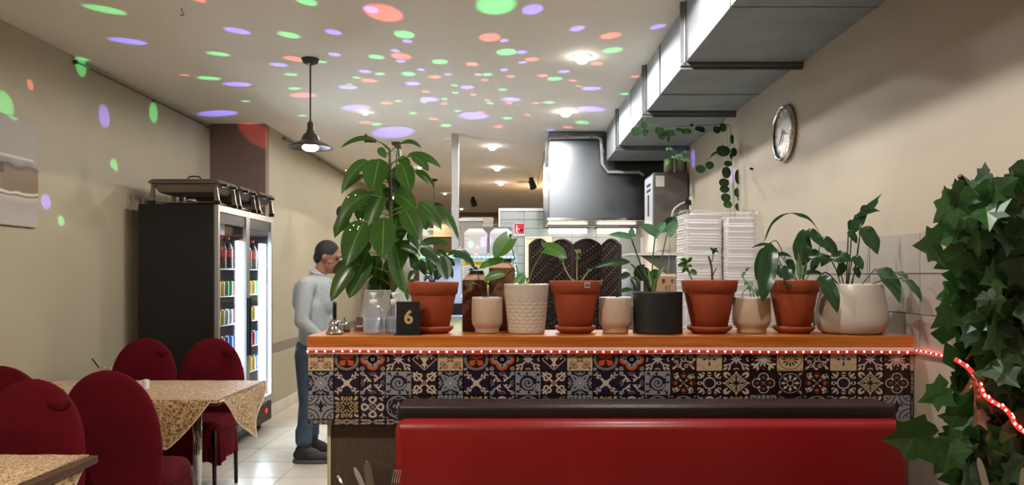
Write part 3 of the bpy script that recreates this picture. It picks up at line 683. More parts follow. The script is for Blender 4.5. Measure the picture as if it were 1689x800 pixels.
# ---------------------------------------------------------------- counter items
PY = 3.14
def cx(px, Y=PY): return (px - VX) / F * Y
m_terra = mat('terracotta', '#a24a28', .75, col2='#98431f', nscale=9, bump=.08, bscale=80)
m_terra2 = mat('terracotta_saucer', '#a04826', .7, col2='#964222', nscale=9)
m_soil = mat('dark_soil', '#1c1410', .95, bump=.5, bscale=90)
m_cer = mat('white_glazed_ceramic', '#c8bcaa', .25, coat=.2)
m_cer2 = mat('plain_white_ceramic', '#cabfb0', .3)
m_spk = mat('speckled_stoneware', '#bda48c', .55, col2='#8d745e', nscale=190)
for e, p_ in zip(m_spk.node_tree.nodes['Color Ramp'].color_ramp.elements, (.60, .74)): e.position = p_
m_blkpot = mat('matt_black_pot', '#151413', .55, bump=.1, bscale=40)
def soil(parent, r, z): mk('soil', lathe(B(), [(r, z - .006), (r * .6, z + .002), (0, z + .004)], seg=24), m_soil, parent, True)
def terracotta(px0, px1, label, ytop, Y=PY, base_px=None):
    x = (cx(px0, Y) + cx(px1, Y)) / 2; R = (cx(px1, Y) - cx(px0, Y)) / 2; s = R / .108
    t = thing('terracotta_pot', label, 'plant pot', (x, Y, CT))
    H = EYE - (ytop - VY) / F * (Y - .0) - CT
    mk('saucer', lathe(B(), [(0, .001), (.062 * s, .001), (.078 * s, .012), (.086 * s, .022), (.084 * s, .03), (.078 * s, .03), (.068 * s, .016), (0, .014)], seg=40), m_terra2, t, True)
    mk('pot', lathe(B(), [(0, .016), (.062 * s, .016), (.066 * s, .018), (.094 * s, H - .058), (.095 * s, H - .052), (.101 * s, H - .05), (.108 * s, H - .004), (.107 * s, H), (.097 * s, H), (.094 * s, H - .02), (.09 * s, H - .05)], seg=48), m_terra, t, True)
    soil(t, .093 * s, H - .022)
    return t, x, H, R
def stoneware(px0, px1, label, ytop, Y=PY):
    x = (cx(px0, Y) + cx(px1, Y)) / 2; R = (cx(px1, Y) - cx(px0, Y)) / 2; H = EYE - (ytop - VY) / F * Y - CT
    t = thing('stoneware_pot', label, 'plant pot', (x, Y, CT))
    mk('pot', lathe(B(), [(0, .002), (R * .76, .002), (R * .78, .004), (R * .76, .016), (R * .84, .026), (R * .95, .036), (R, .052), (R * 1.0, H * .6), (R * .98, H - .003), (R * .96, H), (R * .92, H - .002), (R * .9, H * .6)], seg=44), m_spk, t, True)
    mk('glazed_rim', lathe(B(), [(R * .985, H - .006), (R * .985, H + .001), (R * .955, H + .003), (R * .915, H)], seg=44), m_cer2, t, True)
    soil(t, R * .9, H - .02); return t, x, H, R
T1, T1x, T1H, _ = terracotta(672, 757, 'terracotta pot beside the black number stand, leftmost of the four', 465)
S1, S1x, S1H, _ = stoneware(778, 829, 'small speckled stoneware pot before the kraft cartons', 491)
# honeycomb white pot
x0, x1 = cx(830), cx(906); R = (x1 - x0) / 2; Wx = (x0 + x1) / 2; H = EYE - (468 - VY) / F * PY - CT
W1 = thing('honeycomb_pot', 'tall tapered white pot with a dimpled lower half', 'plant pot', (Wx, PY, CT))
bm = B(); rings = []
nz = 44; ns_ = 96
for k in range(nz + 1):
    z = .002 + (H - .004) * k / nz; r = R * (.80 + .20 * k / nz); ring = []
    for j in range(ns_):
        a = 2 * PI * j / ns_; rowi = z / .0155; row = math.floor(rowi); fz = rowi - row - .5; u = (a * 9 / PI + (row % 2) * .5) % 1 - .5
        dd = min(1, math.sqrt((u * 2) ** 2 + (fz * 2) ** 2)); dep = .0032 * (1 - dd * dd) * (1 if z < H * .66 else max(0, 1 - (z - H * .66) / .02))
        ring.append(Vector(((r - dep) * math.cos(a), (r - dep) * math.sin(a), z)))
    rings.append(ring)
rings += [[Vector(((R - .005) * math.cos(2 * PI * j / ns_), (R - .005) * math.sin(2 * PI * j / ns_), H)) for j in range(ns_)], [Vector(((R * .9) * math.cos(2 * PI * j / ns_), (R * .9) * math.sin(2 * PI * j / ns_), H * .7)) for j in range(ns_)]]
mk('pot', loft(bm, rings), m_cer, W1, True); soil(W1, R * .9, H - .02)
T2, T2x, T2H, _ = terracotta(906, 992, 'terracotta pot with a barcode sticker on its rim', 463)
st = box(B(), 961 * 0 - .012, .012, 0, .0006, -.011, .011); bar = []
sx, sz = cx(969, 3.03), EYE - (470.5 - VY) / F * 3.033 - CT
s_ang = math.asin((sx - T2x) / .1065); sy = -.1065 * math.cos(s_ang) * ((cx(992) - cx(906)) / .216)
stk = mk('barcode_sticker', st, m_white, T2); stk.location = (sx - T2x, sy - .0015, sz); stk.rotation_euler = (0.08, 0, s_ang)
for k in range(9):
    q = mk('bar', box(B(), -.0005 - .0003 * (k % 3), .0005 + .0003 * (k % 2), -.0004, 0, -.008, .007), m_black, stk); q.location = (-.009 + k * .0022, 0, 0)
S2, S2x, S2H, _ = stoneware(988, 1042, 'small speckled stoneware pot between the barcode pot and the black pot', 491)
x0, x1 = cx(1044), cx(1125); R = (x1 - x0) / 2; Kx = (x0 + x1) / 2; KH = EYE - (481 - VY) / F * PY - CT
K1 = thing('black_pot', 'straight matt black cylinder pot in the middle of the counter', 'plant pot', (Kx, PY, CT))
pr = [(0, .001), (R * .985, .001), (R, .004)] + [(R * (1 - .008 * (k % 2)), .01 + k * (KH - .02) / 26) for k in range(27)] + [(R, KH - .002), (R * .985, KH), (R * .95, KH - .002), (R * .95, KH - .03)]
mk('pot', lathe(B(), pr, seg=56), m_blkpot, K1, True); soil(K1, R * .95, KH - .022)
T3, T3x, T3H, _ = terracotta(1124, 1216, 'terracotta pot with two small cuttings before the foam stacks', 462)
S3, S3x, S3H, _ = stoneware(1209, 1270, 'small speckled stoneware pot between two terracotta pots at right', 491)
T4, T4x, T4H, _ = terracotta(1267, 1351, 'terracotta pot beside the big white pot, rightmost of the four', 462)
x0, x1 = cx(1347, 3.13), cx(1461, 3.13); R = (x1 - x0) / 2; Ox = (x0 + x1) / 2; OH = EYE - (468 - VY) / F * 3.13 - CT
O1 = thing('white_bowl_pot', 'large rounded plain white pot at the right end of the counter', 'plant pot', (Ox, 3.13, CT))
mk('pot', lathe(B(), [(0, .001), (R * .78, .001), (R * .9, .012), (R * .99, .045), (R, .065), (R * .97, .10), (R * .9, .15), (R * .85, OH - .004), (R * .83, OH), (R * .8, OH - .003), (R * .8, OH - .05)], seg=56), m_cer2, O1, True); soil(O1, R * .8, OH - .02)

# sign, bottles, bells
ns6 = thing('number_stand', 'black table number stand with a gold 6', 'number stand', (cx(673, 3.02), 3.02, CT))
bm = B(); rr_ = [(sx * .040 + .008 * math.cos(a), (.128 if sz > 0 else .012) + .008 * math.sin(a)) for sx, sz, a0 in ((1, 1, 0), (-1, 1, PI / 2), (-1, -1, PI), (1, -1, 1.5 * PI)) for a in [a0 + k * PI / 8 for k in range(5)]]
loft(bm, [[Vector((x, -.003, z)) for x, z in rr_], [Vector((x, .003, z)) for x, z in rr_]])
bm.transform(Matrix.Rotation(-.06, 4, 'X')); mk('plate', bm, m_black, ns6)
mk('foot', box(B(), -.055, .055, -.02, .03, 0, .005, .001), m_black, ns6)
q = text('numeral', '6', .075, (0, 0, 0), mat('gold_print', '#b8a070', .4, .1), ns6, bold=.0022, world=False, rot=(PI / 2 - .0 - .06, 0, 0)); q.location = (.002, -.0035 + .004, .070)
q.location = (.002, .0012, .070)
m_bot = thin_glass('clear_bottle', (.93, .95, .97), .10, .03, .10)
m_gel = thin_glass('clear_gel', (.78, .84, .90), .05, .2, .34, (.72, .8, .9))
for j, px in enumerate((616, 650)):
    Y = 3.08 + .05 * j; sc = 1 - .0 * j
    t = thing('sanitiser_bottle', ('nearer clear pump bottle of hand gel left of the number stand', 'second clear pump bottle half hidden behind the number stand')[j], 'bottle', (cx(px, Y), Y, CT))
    R = .042
    mk('body', lathe(B(), [(0, .002), (R * .9, .002), (R, .01), (R, .075), (R * .95, .092), (R * .75, .112), (R * .45, .122), (.014, .125), (.014, .13)], seg=32), m_bot, t, True)
    mk('gel', lathe(B(), [(0, .004), (R * .88, .004), (R * .95, .012), (R * .95, .07), (0, .0705)], seg=32), m_gel, t, True)
    mk('collar', lathe(B(), [(.0, .12), (.016, .12), (.0165, .141), (.013, .143), (0, .143)], seg=20), m_white, t, True)
    mk('pump', lathe(B(), [(0, .14), (.005, .14), (.005, .152), (.011, .158), (.009, .167), (0, .167)], seg=16), m_white, t, True)
    mk('nozzle', box(B(), -.016 if j == 0 else -.012, .014 if j == 0 else .024, -.006, .006, .165, .171, .002), m_white, t)
    mk('dip_tube', cyl(B(), (0, 0, .01), (0, 0, .125), .0025, 8), m_bot, t)
    mk('label', lathe(B(), [(R + .0006, .02), (R + .0006, .06)], seg=32), thin_glass('faint_label', (.9, .92, .95), .03, .3, .12), t, True)
hb = thing('hand_bell', 'silver hand bell with a black handle at the counter end', 'bell', (cx(552, 3.08), 3.08, CT))
mk('bell_body', lathe(B(), [(.0, .002), (.034, .002), (.04, .006), (.038, .01), (.029, .018), (.024, .04), (.021, .052), (.012, .06), (0, .062)], seg=32), m_chrome, hb, True)
mk('handle', lathe(B(), [(.006, .06), (.008, .065), (.008, .12), (.009, .132), (0, .134)], seg=16), m_black, hb, True); hb.location.x += .0
bb = thing('call_bell', 'small silver call bell behind the hand bell', 'bell', (cx(568, 3.2), 3.2, CT))
mk('base', lathe(B(), [(0, .001), (.024, .001), (.022, .012), (0, .014)], seg=20), m_black, bb, True)
mk('dome', lathe(B(), [(.022, .014), (.023, .03), (.016, .045), (0, .05)], seg=24), m_chrome, bb, True); mk('button', cyl(B(), (0, 0, .05), (0, 0, .062), .004), m_chrome, bb)
cd = thing('menu_card', 'small dark brown card leaning behind the bells', 'card', (cx(592, 3.22), 3.22, CT))
bm = box(B(), -.021, .021, -.001, .001, 0, .062); bm.transform(Matrix.Rotation(-.2, 4, 'X') @ Matrix.Rotation(.15, 4, 'Y')); mk('card', bm, mat('menu_brown', '#4a281c', .5, col2='#2a1812', nscale=40), cd)
mk('print_block', box(B(), -.012, .014, .004, .0045, .02, .028), mat('menu_pale', '#b08a70', .5), cd); cd.children[1].rotation_euler = (-.2, .0, 0); cd.children[1].location = (0, -.006, 0)
sh = thing('acrylic_sign_holder', 'clear slanted acrylic sign holder behind the pump bottles', 'sign holder', (cx(612, 3.25), 3.25, CT))
bm = B(); zt = EYE - (479 - VY) / F * 3.25 - CT
def quadbox(pts, th, m, name, parent, world=False):
    bm = B(); n = (pts[1] - pts[0]).cross(pts[2] - pts[0]).normalized() * th
    a = [bm.verts.new(p) for p in pts]; b = [bm.verts.new(p + n) for p in pts]; k = len(pts)
    bm.faces.new(a[::-1]); bm.faces.new(b)
    for i in range(k): bm.faces.new((a[i], a[(i + 1) % k], b[(i + 1) % k], b[i]))
    bmesh.ops.recalc_face_normals(bm, faces=bm.faces[:]); return mk(name, bm, m, parent, False, world)
m_acr = thin_glass('acrylic', (.95, .96, .95), .2, .03, .12)
q = [Vector((-.055, 0, 0)), Vector((.055, 0, 0)), Vector((.08, .03, zt)), Vector((-.03, .03, zt))]
quadbox(q, .002, m_acr, 'front_sheet', sh); quadbox([p + Vector((0, .012, 0)) for p in q], .002, m_acr, 'rear_sheet', sh)
mk('rim', tube(B(), [q[0], q[3], q[2], q[1]], .0018, 6), mat('acrylic_edge', '#cfcabc', .3), sh)
# kraft cartons
m_kr = mat('brown_kraft_print', '#7a4a34', .7, col2='#70422e', nscale=20); m_kr2 = mat('pale_kraft', '#b08c6c', .7)
for j, (pa, pb, yt, Y, lb) in enumerate(((763, 803, 462, 3.24, 'open brown kraft carton with pale flap right of the first terracotta pot'), (807, 850, 442, 3.27, 'taller dark brown kraft carton behind the first speckled pot'))):
    xa, xb = cx(pa, Y), cx(pb, Y); hh = EYE - (yt - VY) / F * Y - CT
    t = thing('kraft_carton', lb, 'carton', (xa, Y - .02, CT)); W_ = xb - xa
    mk('body', box(B(), 0, W_, 0, .05, 0, hh, .001), m_kr, t)
    quadbox([Vector((0, 0, hh)), Vector((W_ * .95, 0, hh)), Vector((W_ * .9, .03, hh + .03)), Vector((W_ * .25, .03, hh + .03))], .001, m_kr2, 'flap', t)
    if j == 0:
        for k in range(3): quadbox([Vector((.018 + .009 * k, -.0012, hh - .05)), Vector((.024 + .009 * k, -.0012, hh - .05)), Vector((.020 + .009 * k, -.0012, hh - .01)), Vector((.014 + .009 * k, -.0012, hh - .01))], .0008, m_kr2, 'printed_stripe', t)
        mk('window', box(B(), W_ * .62, W_ - .004, -.001, 0, .05, hh - .07), m_kr2, t)
    mk('lid', box(B(), W_ * .3, W_ * .85, .02, .05, hh + .028, hh + .04), m_black, t)
# ---------------------------------------------------------------- leaves
def leaf_mat(name, base, dark, vein, rough=.32, back=None):
    m = bpy.data.materials.new(name); m.use_nodes = True; nt = m.node_tree; b = nt.nodes['Principled BSDF']
    b.inputs['Roughness'].default_value = rough
    uv = nt.nodes.new('ShaderNodeTexCoord'); sp = nt.nodes.new('ShaderNodeSeparateXYZ'); nt.links.new(uv.outputs['UV'], sp.inputs[0])
    def M(op, a, b_=None, c=None):
        n = nt.nodes.new('ShaderNodeMath'); n.operation = op
        for i, v in enumerate((a, b_, c)):
            if v is None: continue
            if isinstance(v, (int, float)): n.inputs[i].default_value = v
            else: nt.links.new(v, n.inputs[i])
        return n.outputs[0]
    ab = M('ABSOLUTE', M('SUBTRACT', sp.outputs[0], .5))
    mid = M('LESS_THAN', ab, .022)
    side = M('MULTIPLY', M('LESS_THAN', M('FRACT', M('MULTIPLY', M('SUBTRACT', sp.outputs[1], M('MULTIPLY', ab, .5)), 9.0)), .08), .16)
    ns = nt.nodes.new('ShaderNodeTexNoise'); ns.inputs['Scale'].default_value = 12; nt.links.new(uv.outputs['Object'], ns.inputs['Vector'])
    mx = nt.nodes.new('ShaderNodeMix'); mx.data_type = 'RGBA'; mx.inputs['A'].default_value = lin(dark); mx.inputs['B'].default_value = lin(base); nt.links.new(ns.outputs['Fac'], mx.inputs['Factor'])
    m2 = nt.nodes.new('ShaderNodeMix'); m2.data_type = 'RGBA'; m2.inputs['B'].default_value = lin(vein); nt.links.new(mx.outputs['Result'], m2.inputs['A']); nt.links.new(M('MAXIMUM', M('MULTIPLY', mid, .8), side), m2.inputs['Factor'])
    nt.links.new(m2.outputs['Result'], b.inputs['Base Color'])
    out = nt.nodes['Material Output']; tr = nt.nodes.new('ShaderNodeBsdfTranslucent'); tr.inputs[0].default_value = tuple(1.6 * c for c in lin(base)[:3]) + (1,)
    ms = nt.nodes.new('ShaderNodeMixShader'); ms.inputs[0].default_value = .18
    nt.links.new(b.outputs[0], ms.inputs[1]); nt.links.new(tr.outputs[0], ms.inputs[2]); nt.links.new(ms.outputs[0], out.inputs['Surface'])
    return m
ML_big = leaf_mat('rubbery_leaf', '#34591c', '#234012', '#6c8a42', .25)
ML_lily = leaf_mat('glossy_dark_leaf', '#2c4f2a', '#1a3519', '#3f6a3a', .28)
ML_pot = leaf_mat('pothos_leaf', '#4a7a2c', '#386422', '#7ba050', .35)
ML_pale = leaf_mat('pale_leaf', '#7fa06c', '#5f8350', '#a5bf90', .4)
ML_blue = leaf_mat('grey_green_leaf', '#5c8a66', '#3f6a4a', '#8ab090', .35)
ML_brown = leaf_mat('withered_leaf', '#4a3020', '#2c1c12', '#5a3c28', .7)
ML_dark = leaf_mat('deep_green_leaf', '#203c1c', '#142a12', '#36542e', .35)
m_stem = mat('green_stem', '#54702e', .5); m_stemd = mat('dark_stem', '#2a3a1c', .5); m_stemp = mat('pale_stem', '#8f9a66', .5); m_bark = mat('woody_stem', '#4a4a28', .8)
PROF = {
 'ovate': lambda t: math.sin(PI * min(1, t) ** .85) ** .62 if 0 < t < 1 else 0,
 'lance': lambda t: math.sin(PI * t ** .75) ** 1.1 if 0 < t < 1 else 0,
 'heart': lambda t: (math.sin(PI * (t * .8 + .2) ** 1.0) ** .7) if 0 <= t < 1 else 0,
 'round': lambda t: math.sqrt(max(0, 1 - (2 * t - 1) ** 2)),
 'strap': lambda t: (min(1, t * 6) * min(1, (1 - t) * 4)) ** .7,
}
def leaf(parent, m, base, tip, w_, prof='ovate', bow=.12, fold=.12, face=(0, -1, .35), twist=0, wave=0.0, n=9, name='leaf'):
    base = Vector(base); tip = Vector(tip); d = tip - base; L = d.length
    pr = PROF[prof]; face = Vector(face).normalized(); bw = Vector((0, 0, 1)) * bow * L
    verts = []; uvs = []; nx = 4
    heart = prof == 'heart'
    for i in range(n + 1):
        t = i / n; p = base + d * t + bw * 4 * t * (1 - t); tan = (d + bw * 4 * (1 - 2 * t)).normalized()
        side = tan.cross(face)
        if side.length < .05: side = tan.cross(Vector((1, 0, .2)))
        side.normalize()
        nr = side.cross(tan).normalized()
        if nr.dot(face) < 0: nr = -nr
        if twist:
            q = Matrix.Rotation(twist * t, 3, tan); side = q @ side; nr = q @ nr
        hw = w_ / 2 * pr(t)
        for j in range(nx + 1):
            s = -1 + 2 * j / nx
            o = p + side * hw * s + nr * (abs(s) * fold * w_ * pr(t) + wave * w_ * math.sin(t * 14 + s * 2) * abs(s))
            if heart: o -= tan * L * .22 * abs(s) ** 1.5 * (1 - t) ** 4
            verts.append(o); uvs.append((j / nx, t))
    faces = [(i * (nx + 1) + j, i * (nx + 1) + j + 1, (i + 1) * (nx + 1) + j + 1, (i + 1) * (nx + 1) + j) for i in range(n) for j in range(nx)]
    me = bpy.data.meshes.new(name); me.from_pydata([tuple(v) for v in verts], [], faces)
    ul = me.uv_layers.new(name='uv')
    for lp in me.loops: ul.data[lp.index].uv = uvs[lp.vertex_index]
    for pgn in me.polygons: pgn.use_smooth = True
    return link(name, me, m, parent, True)
class Fr:        # a plant's helper: reads spots of one enlarged view of the photograph
    def __init__(s, ox, oy, k, Y, parent): s.ox, s.oy, s.k, s.Y, s.p = ox, oy, k, Y, parent
    def at(s, x, y, dy=0): return P(s.ox + x / s.k, s.oy + y / s.k, s.Y + dy)
    def leaf(s, m, b, t, w_, prof='ovate', **k):
        k = dict(k)
        return leaf(s.p, m, s.at(*b), s.at(*t), w_ / s.k / F * s.Y, prof, **k)
    def stem(s, pts, r, m=None, r2=None, name='stem'):
        return mk(name, tube(B(), spline([s.at(*p) for p in pts], 5), r, 6, r2=r2), m or m_stem, s.p, True, world=True)

# --- big plant behind the counter's left end
bp_ = thing('tall_leafy_plant', 'tall broad-leaved green plant rising behind the left end of the counter', 'plant', (P(648, 0, 3.75).x, 3.75, 0))
f = Fr(530, 200, 2.667, 3.75, bp_)
mk('trunk', tube(B(), spline([Vector((bp_.location.x, 3.75, .42)), f.at(312, 800), f.at(308, 600), f.at(306, 380), f.at(303, 240), f.at(300, 120)], 6), .014, 8, r2=.006), m_bark, bp_, True, world=True)
mk('planter', lathe(B(), [(0, 0), (.15, 0), (.19, .42), (.2, .42), (.2, .44), (.18, .44), (.17, .40), (0, .40)], seg=36), m_blkpot, bp_, True)
big = [((250, 90, 0), (85, 118, -.05), 24, .16, .1), ((350, 100, 0), (440, 118, 0), 20, .2, .1), ((255, 165, -.08), (225, 308, -.14), 106, .04, .12), ((212, 182, -.02), (88, 322, -.06), 52, .2, .1),
 ((190, 240, 0), (98, 308, 0), 30, .12, .1), ((352, 185, -.1), (392, 312, -.16), 76, .05, .14), ((375, 155, 0), (527, 207, 0), 34, .16, .1), ((395, 152, -.04), (472, 222, -.06), 46, .14, .1),
 ((410, 218, 0), (495, 293, 0), 34, .12, .1), ((250, 118, .02), (285, 162, .02), 34, .05, .1), ((335, 165, .02), (392, 192, 0), 38, .08, .1), ((215, 322, -.06), (82, 440, -.1), 78, .16, .1),
 ((268, 322, -.02), (200, 478, -.05), 74, .07, .1), ((320, 322, -.03), (412, 388, -.08), 76, .12, .1), ((425, 362, -.02), (528, 478, -.05), 62, .14, .1), ((500, 378, .03), (604, 524, 0), 44, .16, .1),
 ((368, 388, -.1), (432, 520, -.16), 84, .05, .14), ((275, 422, -.12), (268, 602, -.2), 102, .03, .1), ((192, 440, -.1), (108, 636, -.18), 108, .08, .1), ((140, 382, 0), (58, 515, 0), 54, .14, .1),
 ((222, 415, .02), (232, 492, 0), 64, .05, .1), ((322, 530, -.05), (366, 756, -.1), 88, .02, .1), ((208, 575, -.06), (122, 780, -.1), 92, .04, .1), ((152, 630, -.1), (42, 795, -.14), 70, .12, .1),
 ((215, 530, .02), (165, 600, 0), 54, .12, .1), ((245, 590, .05), (240, 695, .03), 50, .03, .1), ((300, 498, 0), (430, 505, 0), 28, .2, .1), ((395, 475, .03), (425, 562, 0), 60, .05, .1),
 ((430, 545, 0), (566, 556, 0), 32, .18, .1), ((325, 545, -.05), (428, 580, -.08), 34, .16, .1), ((255, 690, .06), (262, 780, .05), 46, .03, .1), ((272, 318, 0), (312, 322, 0), 46, .12, .1), ((322, 205, .03), (338, 262, .02), 40, .05, .1),
 ((432, 562, .02), (520, 650, 0), 44, .14, .1), ((300, 600, .08), (300, 760, .08), 60, .02, .1), ((190, 360, .05), (165, 440, .05), 60, .06, .1), ((330, 380, .05), (345, 430, .05), 60, .05, .1), ((345, 300, .06), (395, 330, .05), 50, .1, .1), ((395, 690, .05), (380, 790, .02), 44, .05, .1), ((190, 480, .06), (150, 560, .04), 60, .08, .1), ((270, 655, .06), (275, 745, .06), 58, .03, .1)]
for b_, t_, w_, bow, fo in big:
    f.leaf(ML_big, b_, t_, w_ * 1.08, 'ovate', bow=bow, fold=fo, n=10)
    yy = b_[1] + 25
    f.stem([(305, min(yy + 10, 760), .0), ((305 + b_[0]) / 2, (yy + b_[1]) / 2, b_[2] / 2), b_], .0028, m_stem, name='leaf_stalk')
rb = random.Random(2)
for (x, y) in ((285, 250), (330, 270), (262, 300), (350, 350), (290, 380), (240, 350), (330, 430), (360, 480), (250, 470), (300, 520), (350, 560), (250, 540), (200, 520), (340, 640), (290, 660), (230, 620), (380, 620), (160, 520), (120, 460), (440, 430), (260, 210), (330, 230), (180, 620), (230, 680), (330, 700), (270, 720), (150, 660), (390, 560), (420, 500), (100, 400), (480, 400)):
    a = rb.uniform(-.7, .7) + (x - 305) * .004; L = rb.uniform(75, 110)
    f.leaf(ML_dark if rb.random() < .5 else ML_big, (x, y - 30, .10), (x + L * math.sin(a), y - 30 + L * math.cos(a), .06), rb.uniform(50, 70), 'ovate', bow=.08, n=8)
f.leaf(ML_brown, (242, 92, 0), (188, 92, -.02), 20, 'ovate', bow=.1, wave=.1); f.leaf(ML_brown, (205, 92, 0), (192, 55, 0), 20, 'ovate', bow=.0, wave=.1)
f.leaf(ML_brown, (320, 108, 0), (352, 118, 0), 20, 'ovate', bow=.1); f.leaf(ML_big, (335, 115, 0), (345, 165, 0), 26, 'ovate', bow=.1); f.leaf(ML_big, (300, 130, 0), (262, 98, 0), 12, 'lance')
# tiny warm glowing beads on a wire among its leaves
t = thing('glowing_beads', 'few tiny warm glowing beads on a wire among the leaves of the tall plant', 'string light', f.at(140, 460, -.2))
mfl = mat('warm_bead', '#fff0c0', emit='#ffdf9a', estr=14)
fl_pts = [(108, 216), (118, 334), (150, 325), (142, 458), (164, 464), (127, 478), (160, 474), (172, 430)]
for x, y in fl_pts: mk('bulb', lathe(B(), [(0, -.002), (.0014, -.0014), (.002, 0), (.0014, .0014), (0, .002)], seg=8, c=f.at(x, y, -.26)), mfl, t, True, world=True)
mk('wire', tube(B(), spline([f.at(x, y, -.255) for x, y in fl_pts] + [f.at(230, 560, -.22), f.at(300, 700, -.04), Vector((bp_.location.x, 3.73, .6)), Vector((bp_.location.x + .05, 3.70, .425))], 3), .0008, 4), m_cord, t, world=True)

def plant(name, label, root, ox, oy, k, Y=PY, z=None):
    t = thing(name, label, 'plant', (root.location.x, root.location.y, CT + z)); return Fr(ox, oy, k, Y, t)
# lily in the first terracotta pot
f = plant('peace_lily', 'bushy dark green plant growing in the leftmost terracotta pot', T1, 660, 360, 3.81, z=T1H - .02)
for b_, t_, w_, bow in (((135, 170, 0), (300, 178, 0), 30, .14), ((130, 182, -.03), (248, 310, -.06), 58, .12), ((262, 235, -.04), (296, 388, -.08), 80, .02), ((118, 225, 0), (0, 190, -.02), 36, .1), ((75, 300, 0), (170, 342, 0), 40, .16), ((350, 205, 0), (470, 330, -.04), 46, .16), ((300, 260, 0), (230, 320, 0), 40, .2), ((215, 300, -.02), (290, 345, -.04), 44, .2), ((205, 360, 0), (150, 400, -.05), 30, .2), ((300, 230, .03), (380, 215, .03), 26, .12), ((180, 250, .04), (200, 350, .03), 50, .05), ((260, 250, .04), (345, 300, .04), 40, .1), ((240, 320, .03), (235, 390, .02), 50, .05), ((310, 300, .02), (280, 385, -.02), 46, .05), ((330, 240, .02), (390, 250, 0), 24, .1), ((120, 260, .04), (160, 360, .04), 46, .06), ((280, 280, .05), (330, 380, .03), 44, .08), ((160, 200, .05), (215, 290, .05), 50, .08), ((90, 330, .03), (55, 395, .02), 34, .1), ((225, 210, .05), (300, 260, .05), 40, .12), ((310, 210, .03), (400, 262, .02), 28, .14)):
    f.leaf(ML_lily if b_[2] <= 0 else ML_big, b_, t_, w_ * 1.2, 'ovate', bow=bow, n=8)
for a in (((205, 402), (180, 300), (130, 178)), ((210, 402), (235, 300), (262, 238)), ((215, 402), (260, 270), (350, 205)), ((200, 402), (150, 340), (78, 300)), ((215, 402), (225, 340), (215, 300)), ((190, 402), (160, 320), (118, 225))): f.stem(a, .0022, m_stemd)
# speckled pot 1
f = plant('pothos', 'small drooping pothos growing in the first speckled pot', S1, 660, 360, 3.81, z=S1H - .02)
f.leaf(ML_pot, (660, 262, -.03), (493, 318, -.05), 52, 'ovate', bow=.08); f.leaf(ML_pot, (662, 350, -.02), (525, 398, -.05), 62, 'ovate', bow=.1); f.leaf(ML_dark, (445, 320, 0), (492, 322, 0), 26, 'ovate'); f.leaf(ML_big, (480, 320, 0), (430, 330, 0), 20, 'ovate'); f.leaf(ML_dark, (545, 408, 0), (582, 434, 0), 18, 'ovate', bow=.1); f.leaf(ML_pot, (470, 410, 0), (420, 418, 0), 22, 'ovate', bow=.2)
for a in (((525, 500), (500, 400), (480, 330)), ((545, 500), (545, 450), (540, 402)), ((555, 500), (560, 430), (600, 400), (655, 350)), ((530, 500), (500, 430), (470, 410)), ((540, 500), (585, 430), (700, 330), (690, 290), (660, 262))): f.stem(a, .0018, m_stemd)
# honeycomb pot
f = plant('heart_leaf_plant', 'plant with large bright heart-shaped leaves in the honeycomb white pot', W1, 660, 360, 3.81, z=H * 0 + (EYE - (468 - VY) / F * PY - CT) - .02)
f.leaf(ML_pot, (682, 128, -.05), (592, 250, -.08), 118, 'heart', bow=.03, fold=.06); f.leaf(ML_pot, (688, 128, 0), (705, 106, -.02), 28, 'ovate'); f.leaf(ML_pot, (915, 188, -.03), (1048, 252, -.06), 88, 'heart', bow=.1, fold=.06); f.leaf(ML_dark, (908, 190, 0), (892, 135, .02), 28, 'ovate'); f.leaf(ML_pot, (738, 408, -.05), (782, 350, -.02), 62, 'heart', bow=.05); f.leaf(ML_big, (790, 400, 0), (808, 372, 0), 14, 'lance')
for a in (((756, 415), (725, 280), (688, 130)), ((805, 415), (850, 290), (912, 190)), ((745, 415), (742, 405), (738, 400)), ((790, 415), (800, 400), (786, 370))): f.stem(a, .0024, m_stem)
# barcode pot cuttings
f = plant('succulent_cuttings', 'three bare pale cuttings with tiny leaf tufts in the barcode pot', T2, 860, 340, 3.477, z=T2H - .02)
for a in (((292, 430), (255, 370), (236, 318)), ((318, 430), (318, 340), (322, 270)), ((345, 430), (370, 395), (388, 372))): f.stem(a, .0036, m_stemp, r2=.0028)
for (x, y, s) in ((230, 305, 1), (325, 262, 1.2), (322, 300, .8), (392, 370, .8)):
    for k in range(5):
        a = k * 1.25 + .4; f.leaf(ML_pale, (x, y, 0), (x + 20 * s * math.cos(a), y - 12 * s * math.sin(a) - 2, -.015), 11 * s, 'ovate', n=5)
# speckled pot 2
f = plant('trailing_seedling', 'small dark trailing seedling in the middle speckled pot', S2, 860, 340, 3.477, z=S2H - .02)
f.leaf(ML_dark, (578, 408, -.02), (626, 398, -.03), 38, 'heart', bow=.15); f.leaf(ML_dark, (632, 408, -.02), (664, 470, -.04), 42, 'ovate', bow=.1); f.leaf(ML_lily, (566, 492, -.03), (640, 482, -.05), 26, 'ovate', bow=.1); f.leaf(ML_dark, (560, 430, 0), (545, 470, 0), 12, 'lance')
for a in (((545, 525), (550, 470), (578, 410)), ((548, 525), (556, 440), (600, 400), (632, 408)), ((552, 525), (556, 505), (566, 492))): f.stem(a, .0016, m_stemd)
